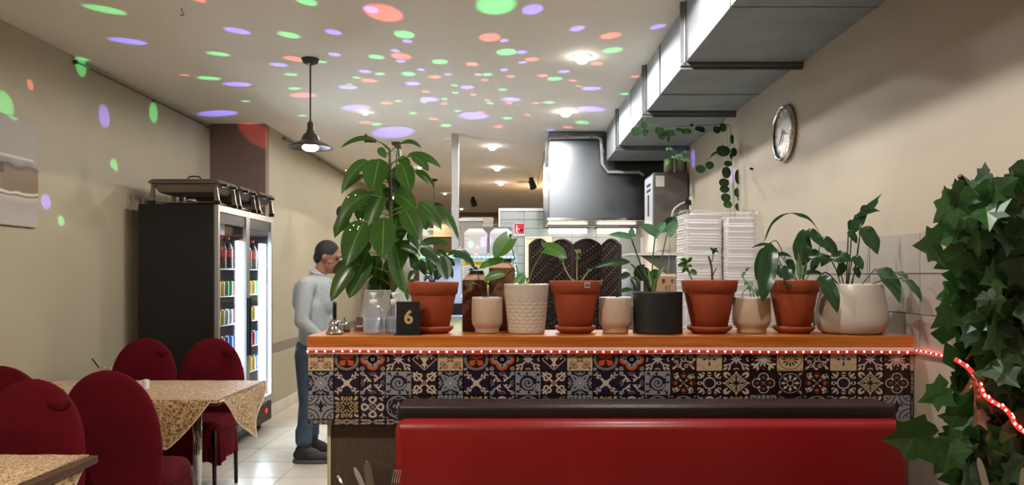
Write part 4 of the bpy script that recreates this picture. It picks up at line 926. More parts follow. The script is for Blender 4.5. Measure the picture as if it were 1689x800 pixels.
# black pot monstera
f = plant('monstera', 'long-stemmed plant with split leaves in the black pot', K1, 860, 340, 3.477, z=KH - .02)
f.leaf(ML_blue, (628, 178, -.02), (500, 165, -.05), 42, 'heart', bow=.05); f.leaf(ML_blue, (625, 180, 0), (640, 128, 0), 40, 'ovate'); f.leaf(ML_blue, (768, 158, -.04), (680, 112, -.08), 62, 'heart', bow=.02, fold=.2); f.leaf(ML_blue, (768, 160, -.02), (828, 92, .02), 48, 'heart', bow=.03, fold=.1); f.leaf(ML_blue, (838, 152, -.03), (898, 88, -.05), 62, 'heart', bow=.02)
f.leaf(ML_dark, (835, 150, .05), (880, 62, .08), 90, 'heart', bow=.02); f.leaf(ML_dark, (700, 360, .02), (648, 405, .02), 60, 'heart'); f.leaf(ML_lily, (740, 420, .04), (790, 372, .04), 56, 'heart'); f.leaf(ML_lily, (628, 322, -.03), (418, 358, -.06), 48, 'lance', bow=.07); f.leaf(ML_dark, (690, 430, .06), (700, 345, .06), 80, 'round'); f.leaf(ML_pale, (745, 470, -.01), (725, 355, 0), 18, 'lance', bow=.02); f.leaf(ML_pale, (775, 430, 0), (830, 340, 0), 14, 'lance')
for a in (((740, 490), (690, 350), (628, 180)), ((735, 490), (680, 390), (628, 330)), ((750, 490), (752, 320), (768, 160)), ((765, 490), (800, 320), (836, 155)), ((755, 490), (760, 440), (740, 420)), ((748, 490), (730, 420), (700, 380))): f.stem(a, .003, m_stemd if a[2][0] < 700 else m_stem)
f.stem(((758, 495), (762, 455), (770, 420)), .009, m_stem, r2=.004, name='crown')
# terracotta 3
f = plant('young_cuttings', 'two small cuttings with rounded leaf tufts in the pot before the foam stacks', T3, 1080, 330, 3.333, z=T3H - .02)
f.stem(((208, 445), (188, 400), (180, 355)), .0024, m_stem); f.stem(((316, 445), (312, 370), (296, 308)), .0052, m_bark, r2=.0042); f.stem(((318, 415), (330, 390), (340, 372)), .0024, m_bark); f.stem(((312, 340), (320, 310), (324, 290)), .0024, m_stem)
for b_, t_, w_ in (((180, 360), (125, 365), 26), ((182, 350), (140, 328), 24), ((182, 345), (208, 318), 18), ((180, 370), (150, 402), 22), ((190, 395), (232, 412), 32), ((182, 362), (205, 370), 18), ((324, 285), (302, 268), 18), ((324, 285), (350, 292), 18), ((324, 285), (345, 268), 18), ((324, 285), (318, 300), 14), ((190, 400), (165, 380), 16)):
    f.leaf(ML_big, b_ + (0,), t_ + (-.02,), w_ * 1.15, 'ovate', n=5)
# speckled 3
f = plant('curly_seedling', 'small pale curly seedling in the speckled pot between two terracotta pots', S3, 1080, 330, 3.333, z=S3H - .02)
for b_, t_, w_ in (((500, 400), (478, 430), 16), ((498, 392), (526, 380), 16), ((515, 460), (492, 470), 18), ((515, 462), (538, 475), 24), ((545, 490), (570, 535), 22), ((530, 500), (500, 490), 14)): f.leaf(ML_blue, b_ + (-.02,), t_ + (-.04,), w_ * 1.2, 'ovate', bow=.2, n=5)
for a in (((528, 535), (520, 480), (488, 430), (498, 395)), ((545, 535), (535, 490), (515, 460)), ((482, 535), (485, 510), (498, 490))): f.stem(a, .0018, m_stem)
# terracotta 4
f = plant('drooping_peace_lily', 'drooping dark lily with one long arching leaf, in the rightmost terracotta pot', T4, 1240, 310, 3.078, z=T4H - .02)
for b_, t_, w_, bow, pf in (((98, 275, -.06), (52, 582, -.14), 84, .03, 'ovate'), ((245, 385, 0), (262, 208, .02), 84, 0, 'ovate'), ((275, 215, -.02), (362, 305, -.05), 48, .12, 'ovate'), ((168, 392, -.05), (192, 512, -.1), 48, .03, 'ovate'), ((348, 262, 0), (428, 348, -.02), 60, .14, 'ovate'), ((285, 352, -.03), (398, 376, -.06), 46, .12, 'ovate'), ((85, 300, 0), (132, 368, -.03), 34, .15, 'ovate'), ((125, 338, 0), (208, 356, 0), 20, .12, 'lance'), ((110, 390, 0), (152, 462, -.02), 34, .12, 'ovate'), ((258, 440, 0), (372, 446, 0), 22, .14, 'lance'), ((300, 322, .03), (345, 345, .03), 30, .1, 'ovate'), ((95, 400, .02), (80, 520, 0), 50, .05, 'ovate'), ((92, 285, 0), (-6, 308, 0), 14, .08, 'lance'), ((75, 300, -.03), (22, 470, -.06), 58, .05, 'ovate'), ((110, 300, .02), (112, 420, 0), 48, .06, 'ovate'), ((300, 330, .02), (250, 400, .02), 40, .1, 'ovate'), ((180, 360, .03), (215, 440, .02), 36, .1, 'ovate'), ((340, 350, .03), (300, 430, .02), 38, .1, 'ovate')):
    f.leaf(ML_lily, b_, t_, w_ * 1.15, pf, bow=bow, n=10, wave=.06)
f.leaf(ML_pale, (245, 470, 0), (235, 325, 0), 36, 'lance', bow=0); f.leaf(ML_pale, (255, 470, 0), (280, 360, 0), 24, 'lance', bow=0)
# the long arching leaf: a twisted ribbon along its curve
arch = spline([f.at(412, 348), f.at(370, 270), f.at(300, 165), f.at(235, 135), f.at(175, 132), f.at(105, 178), f.at(64, 270)], 8)
vs = []; fs = []
for i, p in enumerate(arch):
    t_ = i / (len(arch) - 1); hw = .0012 + .010 * math.sin(PI * max(0, min(1, (t_ - .25) / .75))) * (.6 + .4 * abs(math.sin(t_ * 11)))
    tn = (arch[min(i + 1, len(arch) - 1)] - arch[max(0, i - 1)]).normalized(); sd = Matrix.Rotation(t_ * 7, 3, tn) @ tn.cross(Vector((0, -1, .3))).normalized(); vs += [p - sd * hw, p + Vector((0, 0, -.002)), p + sd * hw]
    if i: k = 3 * i; fs += [(k - 3, k - 2, k + 1, k), (k - 2, k - 1, k + 2, k + 1)]
me = bpy.data.meshes.new('leaf'); me.from_pydata([tuple(v) for v in vs], [], fs); me.uv_layers.new(name='uv'); link('leaf', me, ML_lily, f.p, True)
for a in (((235, 475), (180, 380), (130, 275), (98, 275)), ((245, 475), (245, 430), (245, 385)), ((262, 475), (275, 330), (275, 215)), ((215, 475), (185, 420), (168, 392)), ((270, 475), (330, 360), (350, 262)), ((200, 475), (150, 390), (88, 300)), ((210, 475), (160, 400), (112, 390)), ((225, 475), (160, 360), (125, 338)), ((258, 475), (258, 450), (260, 440)), ((262, 475), (275, 400), (288, 352)), ((190, 475), (130, 420), (98, 400))): f.stem(a, .0018, m_stemd)
# white bowl
f = plant('broad_peace_lily', 'dark glossy lily with upright and drooping leaves in the big white pot', O1, 1240, 310, 3.078, Y=3.13, z=OH - .02)
for b_, t_, w_, bow, pf in (((345, 445, -.1), (436, 636, -.17), 72, .12, 'ovate'), ((395, 355, -.02), (510, 372, -.05), 58, .1, 'ovate'), ((512, 348, -.02), (562, 418, -.05), 46, .12, 'ovate'), ((505, 232, 0), (580, 110, .02), 50, .03, 'ovate'), ((530, 150, 0), (656, 120, 0), 30, .14, 'lance'), ((568, 112, 0), (658, 28, 0), 32, -.12, 'lance'), ((552, 202, -.04), (638, 338, -.08), 76, .12, 'ovate'), ((488, 218, -.02), (532, 284, -.04), 36, .12, 'ovate'), ((628, 412, -.04), (752, 586, -.2), 78, .16, 'ovate'), ((765, 468, -.27), (864, 580, -.38), 38, .14, 'ovate'), ((430, 352, .02), (382, 262, .03), 40, .02, 'ovate'), ((430, 330, .02), (470, 372, .02), 40, .12, 'ovate'), ((560, 190, .04), (520, 140, .04), 40, .1, 'ovate'), ((330, 460, 0), (385, 520, -.04), 28, .1, 'ovate'), ((720, 430, -.14), (790, 470, -.24), 40, .1, 'ovate'), ((470, 380, .02), (440, 450, .01), 40, .08, 'ovate'), ((500, 160, .02), (508, 235, .02), 36, .03, 'ovate'), ((575, 85, .01), (560, 140, .02), 34, 0, 'ovate'), ((400, 350, .02), (350, 400, .0), 36, .12, 'ovate'), ((520, 400, .03), (545, 460, .02), 34, .08, 'ovate')):
    f.leaf(ML_lily, b_, t_, w_ * 1.15, pf, bow=bow, n=10, wave=.06)
for a in (((450, 490), (430, 420), (398, 358)), ((490, 490), (500, 420), (512, 350)), ((485, 490), (500, 330), (506, 235)), ((510, 490), (535, 330), (552, 205)), ((505, 490), (530, 380), (548, 250)), ((480, 490), (485, 350), (490, 220)), ((560, 490), (600, 440), (628, 412)), ((600, 495), (680, 462, -.12), (765, 460, -.27)), ((440, 490), (380, 430), (345, 445)), ((465, 490), (450, 420), (432, 352))): f.stem(a, .0026, m_stemd)
f.stem(((598, 480, .03), (598, 380, .03), (597, 285, .03)), .0012, m_stemd, name='thin_stick')
p = P(1342, 520, 3.28); t = thing('bagged_herb', 'little green herb half hidden between terracotta pot and white pot', 'plant', (p.x, 3.28, CT))
for k in range(5): leaf(t, ML_pot, (p.x, 3.28, CT + .02 + .01 * k), (p.x + .03 * math.cos(k * 2.3), 3.27, CT + .05 + .012 * k), .022, 'ovate', n=5)
mk('stem', cyl(B(), (0, 0, 0), (0, 0, .07), .002, 6), m_stem, t)

# --- money-plant garland on the duct
g = thing('leaf_garland', 'garland of round green leaves strung along the duct and down the right wall', 'plant', P(1185, 215, 5.36))
f = Fr(1020, 180, 4.446, 5.36, g)
for x, y, a, b_ in ((128, 165, 75, 72), (187, 115, 48, 60), (195, 172, 44, 55), (300, 160, 70, 60), (318, 190, 60, 75), (375, 178, 75, 55), (365, 222, 22, 46), (445, 150, 48, 26), (495, 165, 76, 48), (535, 118, 24, 22), (595, 145, 74, 36), (610, 160, 50, 22), (720, 152, 56, 56), (765, 135, 54, 66), (832, 222, 26, 76), (765, 308, 100, 84), (845, 315, 46, 66), (825, 345, 26, 44), (802, 400, 60, 44), (790, 465, 66, 88), (600, 440, 72, 64), (667, 412, 62, 60), (876, 497, 50, 112), (772, 540, 74, 66), (776, 588, 70, 58), (785, 650, 70, 66), (800, 700, 66, 56), (868, 612, 44, 70), (893, 650, 46, 66), (876, 718, 44, 60), (908, 745, 44, 48)):
    o = f.leaf(ML_dark if (x + y) % 3 else ML_big, (x, y - b_ * .5, 0), (x + 3, y + b_ * .5, -.02), a, 'round', bow=0, fold=.05)
    f.stem(((x + 8, y - b_ * .5 - 16), (x, y - b_ * .5 + 4)), .0016, m_stem)
f.leaf(ML_dark, (730, 315, 0), (668, 358, 0), 18, 'lance')
f.stem(((128, 160), (155, 110), (240, 115), (450, 125), (640, 118), (800, 112), (818, 160), (815, 270), (835, 420), (845, 560), (850, 700), (858, 790)), .0022, m_stem, name='vine'); f.stem(((812, 265), (740, 320), (600, 385), (500, 365), (400, 300), (365, 240), (345, 190)), .0018, m_stem, name='vine'); f.stem(((800, 115), (800, 400), (815, 600), (820, 780)), .0015, m_stem, name='vine')
for x, y in ((440, 340), (480, 365), (370, 290), (500, 375), (410, 350)):
    f.leaf(ML_blue, (x, y, .0), (x + 30, y + 14, 0), 26, 'ovate'); f.leaf(ML_blue, (x, y, .0), (x - 24, y + 10, 0), 22, 'ovate')

# --- ivy screen at the right edge
IY = 2.08
iv = thing('ivy_screen', 'tall screen of dark artificial ivy on willow lattice at the right edge', 'plant screen', (cx(1680, IY), IY, 0))
half = [(0, 1), (.13, .80), (.22, .66), (.50, .66), (.44, .50), (.40, .40), (.60, .08), (.44, .0), (.26, -.10), (.10, -.16), (0, -.02)]
MI = [leaf_mat('ivy_leaf_dark', '#305424', '#1b3618', '#446836', .4), leaf_mat('ivy_leaf_mid', '#44703a', '#2a4c24', '#5a8048', .38), leaf_mat('ivy_leaf_grey', '#587c62', '#3c5e48', '#7a9c82', .35)]
imesh = []
for v in range(6):
    r = random.Random(v); pts = [(x, y) for x, y in half] + [(-x, y) for x, y in half[-2:0:-1]]
    pts = [(x * (1 + r.uniform(-.1, .1)), y + r.uniform(-.04, .04)) for x, y in pts]
    vs = [(0, 0, .36)]; cup = r.uniform(-.12, .25)
    vs = [(0, 0.03, .36)] + [(x, cup * x * x + .18 * abs(x) - .22 * max(0, y - .3) ** 2, y) for x, y in pts]
    fs = [(0, 1 + k, 1 + (k + 1) % len(pts)) for k in range(len(pts))]
    me = bpy.data.meshes.new('leaf'); me.from_pydata(vs, [], fs)
    ul = me.uv_layers.new(name='uv')
    for lp in me.loops: c = vs[lp.vertex_index]; ul.data[lp.index].uv = (c[0] + .5, (c[2] + .1) * .9)
    me.materials.append(MI[v % 3 if v < 5 else 0]); imesh.append(me)
lb = [(268, 1640), (300, 1590), (330, 1562), (400, 1556), (450, 1560), (520, 1568), (560, 1600), (600, 1612), (640, 1580), (690, 1572), (730, 1555), (770, 1580), (810, 1600), (900, 1600)]
def left(y):
    for (a, xa), (b_, xb) in zip(lb, lb[1:]):
        if a <= y <= b_: return xa + (xb - xa) * (y - a) / (b_ - a)
    return 1640
r = random.Random(11); cnt = 0; tries = 0; placed = []
fixed = [(1548, 402, 1.5, 1.1), (1565, 505, .9, 1.0), (1560, 640, 1.1, .9), (1535, 720, 1.4, 1.25), (1640, 300, -.2, .9), (1590, 308, .6, .8), (1680, 300, -.4, .9), (1575, 330, .8, 1.0), (1570, 730, .2, 1.0), (1640, 715, 0, 1.0), (1600, 770, .3, 1.0)]
while cnt < 270 and tries < 6000:
    tries += 1
    if cnt < len(fixed): px, y, ang, sc = fixed[cnt]; Yk = IY - .10
    else:
        y = r.uniform(285, 860); px = r.uniform(left(y) + 18, 1800); sc = r.uniform(.65, 1.12); ang = r.gauss(0, .9)
        if px > 1700 and r.random() < .45: continue
        if 650 < y < 720 and 1612 < px < 1689 and r.random() < .75: continue
        if px < 1620 and y < 300: continue
        dm = .62 * 34 * (1 if px < 1700 else 1.4)
        if any((px - a) ** 2 + (y - b_) ** 2 < (dm * .72) ** 2 for a, b_ in placed): 
            if r.random() < .8: continue
        Yk = IY + r.uniform(-.10, .06)
    placed.append((px, y)); q = P(px, y, Yk)
    if q.x > XR - .155: continue
    o = link('leaf', imesh[r.randrange(6)], None, iv)
    o.location = Vector((q.x, Yk, q.z)) - Vector(iv.location); s = .092 * sc
    o.scale = (s, s, s); o.rotation_euler = Euler((PI + r.uniform(-.75, .35) * (0 if cnt < len(fixed) else 1) - .1, 0 + ang, r.uniform(-.6, .6)), 'XYZ')
    cnt += 1
# lattice of willow slats
m_wil = mat('willow_cane', '#6a3524', .6, col2='#4c2418', nscale=20)
for k in range(-2, 12):
    for sgn in (1, -1):
        zc = .30 + .15 * k; xa, xb = 1.285, XR - .05; sl = 1.5 * sgn
        za, zb_ = (zc, zc + (xb - xa) * 1.5) if sgn > 0 else (zc + (xb - xa) * 1.5, zc)
        # clip the cane to the screen's height
        pts2 = []
        for u in range(41):
            zz = za + (zb_ - za) * u / 40
            if .06 < zz < 1.70: pts2.append(Vector((xa + (xb - xa) * u / 40, IY + .03 + .008 * sgn, zz)))
        if len(pts2) > 4: mk('slat', cyl(B(), pts2[0], pts2[-1], .0055, 6), m_wil, iv, world=True)
for px, y0, px2, y1 in ((1557, 316, 1570, 334), (1583, 290, 1612, 335), (1675, 290, 1689, 268), (1630, 690, 1650, 715), (1600, 660, 1616, 690)):
    a, b_ = P(px, y0, IY - .02), P(px2, y1, IY + .01); mk('slat_end', cyl(B(), a, b_, .0075, 6), m_wil, iv, world=True)
bm = B(); rr = random.Random(5)
for k in range(420):
    x = rr.uniform(1.27, 1.54); z = rr.uniform(.2, 1.68)
    if P(0, 0, 1).z and z > 1.60 and x < 1.34: continue
    c = Vector((x, IY + rr.uniform(.05, .13), z)); a = rr.uniform(0, 6.28); u = Vector((math.cos(a), rr.uniform(-.4, .4), math.sin(a))) * .05; v_ = Vector((-math.sin(a), rr.uniform(-.4, .4), math.cos(a))) * .035
    bm.faces.new([bm.verts.new(c + q) for q in (-u, -v_, u, v_)])
o = mk('inner_foliage', bm, MI[0], iv, world=True); o['kind'] = 'stuff'
mk('stand', box(B(), 1.30, XR - .04, IY + .02, IY + .05, 0, .06), m_wil, iv, world=True)
for xx in (1.45, XR - .05): mk('upright', box(B(), xx, xx + .02, IY + .03, IY + .05, 0, 1.72), m_wil, iv, world=True)
# red rope light inside the ivy
rl = thing('rope_light', 'coiled bright red LED rope glowing inside the ivy screen', 'light strip', P(1665, 690, 1.98))
m_rope = mat('red_rope', '#8a0a0c', .3, emit=(1, .02, .015), estr=2.5)
path = spline([P(1575, 592, 2.05), P(1600, 610, 2.03), P(1618, 640, 1.99), P(1624, 652, 1.98), P(1640, 664, 2.0), P(1655, 672, 1.99), P(1668, 686, 1.97), P(1675, 700, 1.96), P(1692, 714, 1.96), P(1712, 722, 1.96)], 8)
mk('rope', tube(B(), path, .006, 8), m_rope, rl, True, world=True)
for i in range(2, len(path), 4): mk('led', lathe(B(), [(0, -.005), (.0038, 0), (0, .005)], seg=8, c=path[i] + Vector((.003 * math.sin(i), -.006, .003 * math.cos(i)))), m_led_r, rl, True, world=True)
# ---------------------------------------------------------------- chairs
m_vel = mat('burgundy_stretch_cover', '#600516', .9, col2='#540412', nscale=7, bump=.12, bscale=35, spec=.2)
m_leg = mat('black_chair_leg', '#121113', .4, .3)
def back_bm(W=.482, H=.60, th=.06):
    rings = []; n = 28; nz = 22
    for k in range(nz + 1):
        t = math.sin(k / nz * PI / 2) ** 1.0; z = H * t
        z0 = H * .30
        hw = W / 2 * (1 if z < z0 else math.sqrt(max(.012, 1 - ((z - z0) / (H - z0)) ** 2.8)))
        if z < z0: hw *= .93 + .07 * (z / z0)
        tt = th / 2 * (1 if z < z0 else max(.12, math.sqrt(max(.01, 1 - ((z - z0) / (H - z0)) ** 4))))
        lean = .05 * (z / H) ** 1.3; ring = []
        for j in range(n):
            a = 2 * PI * j / n; c, s = math.cos(a), math.sin(a)
            x = hw * abs(c) ** .55 * (1 if c > 0 else -1); y = tt * abs(s) ** .7 * (1 if s > 0 else -1)
            wr = .0022 * math.sin(11 * x / W * 3 + z * 30) * (1 - abs(c))
            ring.append(Vector((x, y + lean + wr, z)))
        rings.append(ring)
    return loft(B(), rings)
def make_chair(label):      # back on the +y side, the seat towards -y
    t = thing('dining_chair', label, 'chair')
    bm = back_bm(); bm.transform(Matrix.Translation((0, .20, .40))); mk('backrest', bm, m_vel, t, True)
    bm = B(); rings = []
    for k in range(7):
        u = k / 6; z = .42 + .07 * u; sc = 1 - .10 * u ** 3
        rings.append([Vector((.225 * sc * abs(math.cos(a)) ** .5 * (1 if math.cos(a) > 0 else -1), -.02 + .22 * sc * abs(math.sin(a)) ** .5 * (1 if math.sin(a) > 0 else -1), z)) for a in [2 * PI * j / 36 for j in range(36)]])
    mk('seat', loft(bm, rings), m_vel, t, True)
    rings = []; N = 160
    for k in range(8):
        u = k / 7; z = .445 - .22 * u; ring = []
        for j in range(N):
            a = 2 * PI * j / N; pl = (.009 * math.sin(a * 26) + .005 * math.sin(a * 41 + 1)) * u; R = .97 + .02 * u
            c, s = math.cos(a), math.sin(a)
            ring.append(Vector(((.228 * R + pl) * abs(c) ** .5 * (1 if c > 0 else -1), -.02 + (.222 * R + pl) * abs(s) ** .5 * (1 if s > 0 else -1), z + .02 * u * math.sin(a * 5 + 1) * u)))
        rings.append(ring)
    mk('skirt', loft(B(), rings, cap=False), m_vel, t, True)
    for sx in (-1, 1):
        for sy in (-.20, .17): mk('leg', cyl(B(), (sx * .195, sy, 0), (sx * .19, sy, .44), .0125, 12, r2=.014), m_leg, t, True)
    # gathered knot of the cover near the top
    bm = B(); rings = []
    for k in range(9):
        u = k / 8; rr_ = .032 * math.sin(PI * min(.97, u * .9 + .1)) * (1 + 0); rings.append([Vector((.13 + rr_ * (1 + .10 * math.sin(5 * a)) * math.cos(a) * 1.5, .222 - .024 * u, .905 + rr_ * (1 + .12 * math.sin(4 * a + 1)) * math.sin(a))) for a in [2 * PI * j / 20 for j in range(20)]])
    mk('gathered_knot', loft(bm, rings), m_vel, t, True)
    return t
proto = make_chair('x')
CH = [  # x, y, rotation, label
 (184, 3.72, PI, 'burgundy covered chair nearest the frame bottom centre-left, back turned to the camera'),
 (236, 5.02, 0, 'burgundy covered chair with its back against the tall black fridge, left one'),
 (347, 5.02, 0, 'burgundy covered chair before the fridge doors, facing the camera behind the gold cloth'),
 (45, 2.93, 0, 'bright burgundy covered chair behind the near gold-clothed table at bottom left'),
 (10, 3.89, PI, 'dark burgundy covered chair cut by the left frame edge, behind the brighter one')]
for i, (px, y, rz, lb_) in enumerate(CH):
    o = proto if i == 0 else copy_tree(proto)
    yb = y + (.21 if rz == 0 else -.21)
    X = cx(px, yb if True else y)
    o.location = (X, y if rz == 0 else y + 0.0, 0); o.rotation_euler = (0, 0, rz); o['label'] = lb_; o['group'] = 'covered dining chairs'
# ---------------------------------------------------------------- tables
m_cloth = bpy.data.materials.new('gold_paisley_cloth'); m_cloth.use_nodes = True
nt = m_cloth.node_tree; b = nt.nodes['Principled BSDF']; b.inputs['Roughness'].default_value = .55; b.inputs['Sheen Weight'].default_value = .2
tc = nt.nodes.new('ShaderNodeTexCoord'); ns = nt.nodes.new('ShaderNodeTexNoise'); ns.inputs['Scale'].default_value = 22; ns.inputs['Detail'].default_value = 1
mxv = nt.nodes.new('ShaderNodeMix'); mxv.data_type = 'RGBA'; mxv.inputs['Factor'].default_value = .04
nt.links.new(tc.outputs['UV'], ns.inputs['Vector']); nt.links.new(tc.outputs['UV'], mxv.inputs['A']); nt.links.new(ns.outputs['Color'], mxv.inputs['B'])
def vor(scale, feat):
    v = nt.nodes.new('ShaderNodeTexVoronoi'); v.inputs['Scale'].default_value = scale; v.feature = feat; nt.links.new(mxv.outputs['Result'], v.inputs['Vector']); return v
def Mn(op, a, b_=0):
    n = nt.nodes.new('ShaderNodeMath'); n.operation = op
    for i, v in enumerate((a, b_)):
        if isinstance(v, (int, float)): n.inputs[i].default_value = v
        else: nt.links.new(v, n.inputs[i])
    return n.outputs[0]
v1 = vor(11, 'F1'); v2 = vor(42, 'DISTANCE_TO_EDGE'); v3 = vor(95, 'F1')
ringA = Mn('LESS_THAN', Mn('ABSOLUTE', Mn('SUBTRACT', Mn('FRACT', Mn('MULTIPLY', v1.outputs['Distance'], 5.5)), .5), 0), .10)
ln = Mn('LESS_THAN', v2.outputs['Distance'], .065); dots = Mn('LESS_THAN', v3.outputs['Distance'], .25)
pat = Mn('MAXIMUM', ringA, Mn('MAXIMUM', ln, dots))
mc = nt.nodes.new('ShaderNodeMix'); mc.data_type = 'RGBA'; mc.inputs['A'].default_value = lin('#84542c'); mc.inputs['B'].default_value = lin('#d2b688'); nt.links.new(pat, mc.inputs['Factor']); nt.links.new(mc.outputs['Result'], b.inputs['Base Color'])
m_hem = mat('cloth_hem', '#e0cdb0', .6)
def cloth(label, x0, x1, y0, y1, z, hf, hr, name='tablecloth'):
    # covers the table top; hf(x), hr(y): how far it hangs at the front and at the right side
    t = thing(name, label, 'tablecloth', (x1, y0, z))
    N = 46; vs = []; uv = []; fs = []
    def add(p, u): vs.append(p); uv.append(u); return len(vs) - 1
    zt = z + .003; nx = 60; ny = 40
    top = [[add(Vector((x0 + (x1 - x0) * i / nx, y0 + (y1 - y0) * j / ny, zt + .001 * math.sin(i * .7) * math.sin(j * .9))), (x0 + (x1 - x0) * i / nx, y0 + (y1 - y0) * j / ny)) for j in range(ny + 1)] for i in range(nx + 1)]
    for i in range(nx):
        for j in range(ny): fs.append((top[i][j], top[i + 1][j], top[i + 1][j + 1], top[i][j + 1]))
    hem = []
    K = 12
    fr = []
    for i in range(nx + 1):
        x = x0 + (x1 - x0) * i / nx; h = max(.012, hf(x)); col = [top[i][0]]
        for k in range(1, K + 1):
            s = h * k / K; fl = .02 * (1 - math.exp(-s * 25)) + .10 * s * (.45 + .55 * math.sin(x * 19 + 1)) ; col.append(add(Vector((x, y0 - fl - .002, zt - s * .985)), (x, y0 - s)))
        fr.append(col)
    for i in range(nx):
        for k in range(K): fs.append((fr[i][k], fr[i][k + 1], fr[i + 1][k + 1], fr[i + 1][k]))
    rt = []
    for j in range(ny + 1):
        y = y0 + (y1 - y0) * j / ny; h = max(.012, hr(y)); col = [top[nx][j]]
        for k in range(1, K + 1):
            s = h * k / K; fl = .012 * (1 - math.exp(-s * 25)) + .16 * s * (.5 + .5 * math.sin(y * 17)); col.append(add(Vector((x1 + fl + .002, y, zt - s * .985)), (x1 + s, y)))
        rt.append(col)
    for j in range(ny):
        for k in range(K): fs.append((rt[j][k + 1], rt[j][k], rt[j + 1][k], rt[j + 1][k + 1]))
    me = bpy.data.meshes.new('cloth'); me.from_pydata([tuple(v) for v in vs], [], fs)
    ul = me.uv_layers.new(name='uv')
    for lp in me.loops: ul.data[lp.index].uv = uv[lp.vertex_index]
    for pgn in me.polygons: pgn.use_smooth = True
    link('cloth', me, m_cloth, t, True)
    mk('hem', tube(B(), [Vector(vs[c[-1]]) for c in fr], .004, 6), m_hem, t, True, world=True)
    mk('hem', tube(B(), [Vector(vs[c[-1]]) for c in rt], .004, 6), m_hem, t, True, world=True)
    return t
tx0, tx1 = XL + .05, -1.635
four_leg_table('dining_table', 'dining table with chrome legs under the gold cloth beside the fridge', tx0, tx1, 4.12, 4.90)
def tri(v, a, c, b_, h, p=1.0):
    if v <= a or v >= b_: return 0
    return h * ((v - a) / (c - a)) ** p if v < c else h * ((b_ - v) / (b_ - c)) ** p
cloth('gold and brown paisley cloth with pointed drops on the table by the fridge', tx0 + .02, tx1, 4.12, 4.90, .75, lambda x: max(tri(x, -2.5, -1.90, -1.68, .27, .8), tri(x, -2.95, -2.7, -2.45, .15)), lambda y: tri(y, 4.17, 4.55, 4.91, .31, .9))
four_leg_table('dining_table', 'near brown dining table under a gold cloth at bottom left', -2.75, -1.60, 2.12, 2.87)
cloth('near gold and brown paisley cloth at the bottom left corner of the photo', -2.72, -1.635, 2.14, 2.865, .75, lambda x: .12, lambda y: tri(y, 2.1, 2.4, 2.87, .3))
# things on the tables
p = P(233, 640, 4.35)
t = thing('napkin_holder', 'small white upright napkin block on the gold cloth', 'napkins', (P(239, 0, 4.5).x, 4.5, .757)); mk('napkins', box(B(), -.018, .018, -.02, .02, 0, .055, .002), m_white, t); mk('fold', box(B(), -.003, .003, -.022, .022, .004, .058), m_cer2, t)
bk = thing('cutlery_basket', 'tray with a wooden heart-topped menu clip on the dining table by the wall', 'tray', (P(175, 0, 4.45).x, 4.45, .757))
mk('tray', box(B(), -.10, .12, -.06, .06, 0, .035, .004), m_cer2, bk)
m_lw = mat('light_wood', '#b5926a', .5)
hp = [Vector((s * .028 * math.sin(a) ** 3 * 1.1, 0, .12 + .024 * (13 * math.cos(a) - 5 * math.cos(2 * a) - 2 * math.cos(3 * a)) / 15)) for s in (1,) for a in [2 * PI * k / 28 for k in range(29)]]
mk('heart_loop', tube(B(), hp, .005, 6), m_lw, bk, True); mk('post', cyl(B(), (0, 0, .03), (0, 0, .1), .005, 8), m_lw, bk)
mk('folded_paper', box(B(), .02, .11, -.03, .03, .035, .075), m_white, bk)
tag(mk('pen', cyl(B(), P(152, 592, 4.45), P(163, 606, 4.42), .004, 8), m_black), 'black pen leaning on the tray on the far dining table', 'pen')
# shade sunglasses-like dark napkin ring pair on the chair side
p = P(80, 628, 4.3)
t = thing('sugar_bowl', 'small dark dish with sprigs seen over the left chair', 'dish', (P(88, 0, 4.3).x, 4.3, .757)); mk('dish', lathe(B(), [(0, .002), (.03, .002), (.055, .022), (.052, .024), (.028, .006), (0, .006)], seg=24), m_black, t, True)
for k in range(4): leaf(t, ML_blue, (P(83, 0, 4.3).x + .004 * k, 4.3, .78), (P(83, 0, 4.3).x + .035 * math.cos(k * 1.1), 4.29, .80 + .03 * math.sin(k * 1.1 + .3)), .012, 'lance', n=4)
# ---------------------------------------------------------------- fridge
fx, fy0, fy1, fxb, fz = -2.31, 5.81, 7.14, -2.93, 2.0
m_fblack = mat('fridge_black', '#09090a', .5); m_frame = mat('fridge_door_frame', '#a5a3a0', .35, .6); m_fin = mat('fridge_liner', '#c2cad0', .4)
m_fglass = thin_glass('fridge_glass', (.93, .97, 1.0), .08, .02)
m_fled = mat('fridge_led', '#ffffff', emit='#e6f4ff', estr=16)
fr = thing('drinks_fridge', 'tall black double glass-door drinks fridge with bright white lighting', 'fridge', (fx, fy0, 0))
def fb(name, x0, x1, y0, y1, z0, z1, m, bev=0, parent=None): return mk(name, box(B(), x0, x1, y0, y1, z0, z1, bev), m, parent or fr, world=True)
fb('side_wall', fxb, fx - .03, fy0, fy0 + .04, .10, fz, m_fblack, .004); fb('side_wall', fxb, fx - .03, fy1 - .04, fy1, .10, fz, m_fblack, .004)
fb('back_wall', fxb, fxb + .04, fy0 + .04, fy1 - .04, .10, fz, m_fin); fb('top_panel', fxb, fx - .03, fy0 + .04, fy1 - .04, fz - .05, fz, m_fblack); fb('bottom_panel', fxb, fx - .03, fy0 + .04, fy1 - .04, .22, .26, m_fblack)
fb('plinth', fxb + .03, fx - .01, fy0 + .01, fy1 - .01, .08, .25, m_fblack, .004)
fb('power_switch', fx - .01, fx - .004, 6.94, 7.0, .16, .20, mat('switch_red', '#c01818', .4, emit='#ff2010', estr=.6)); fb('grille', fx - .01, fx - .006, 6.0, 6.7, .13, .2, m_dark_steel)
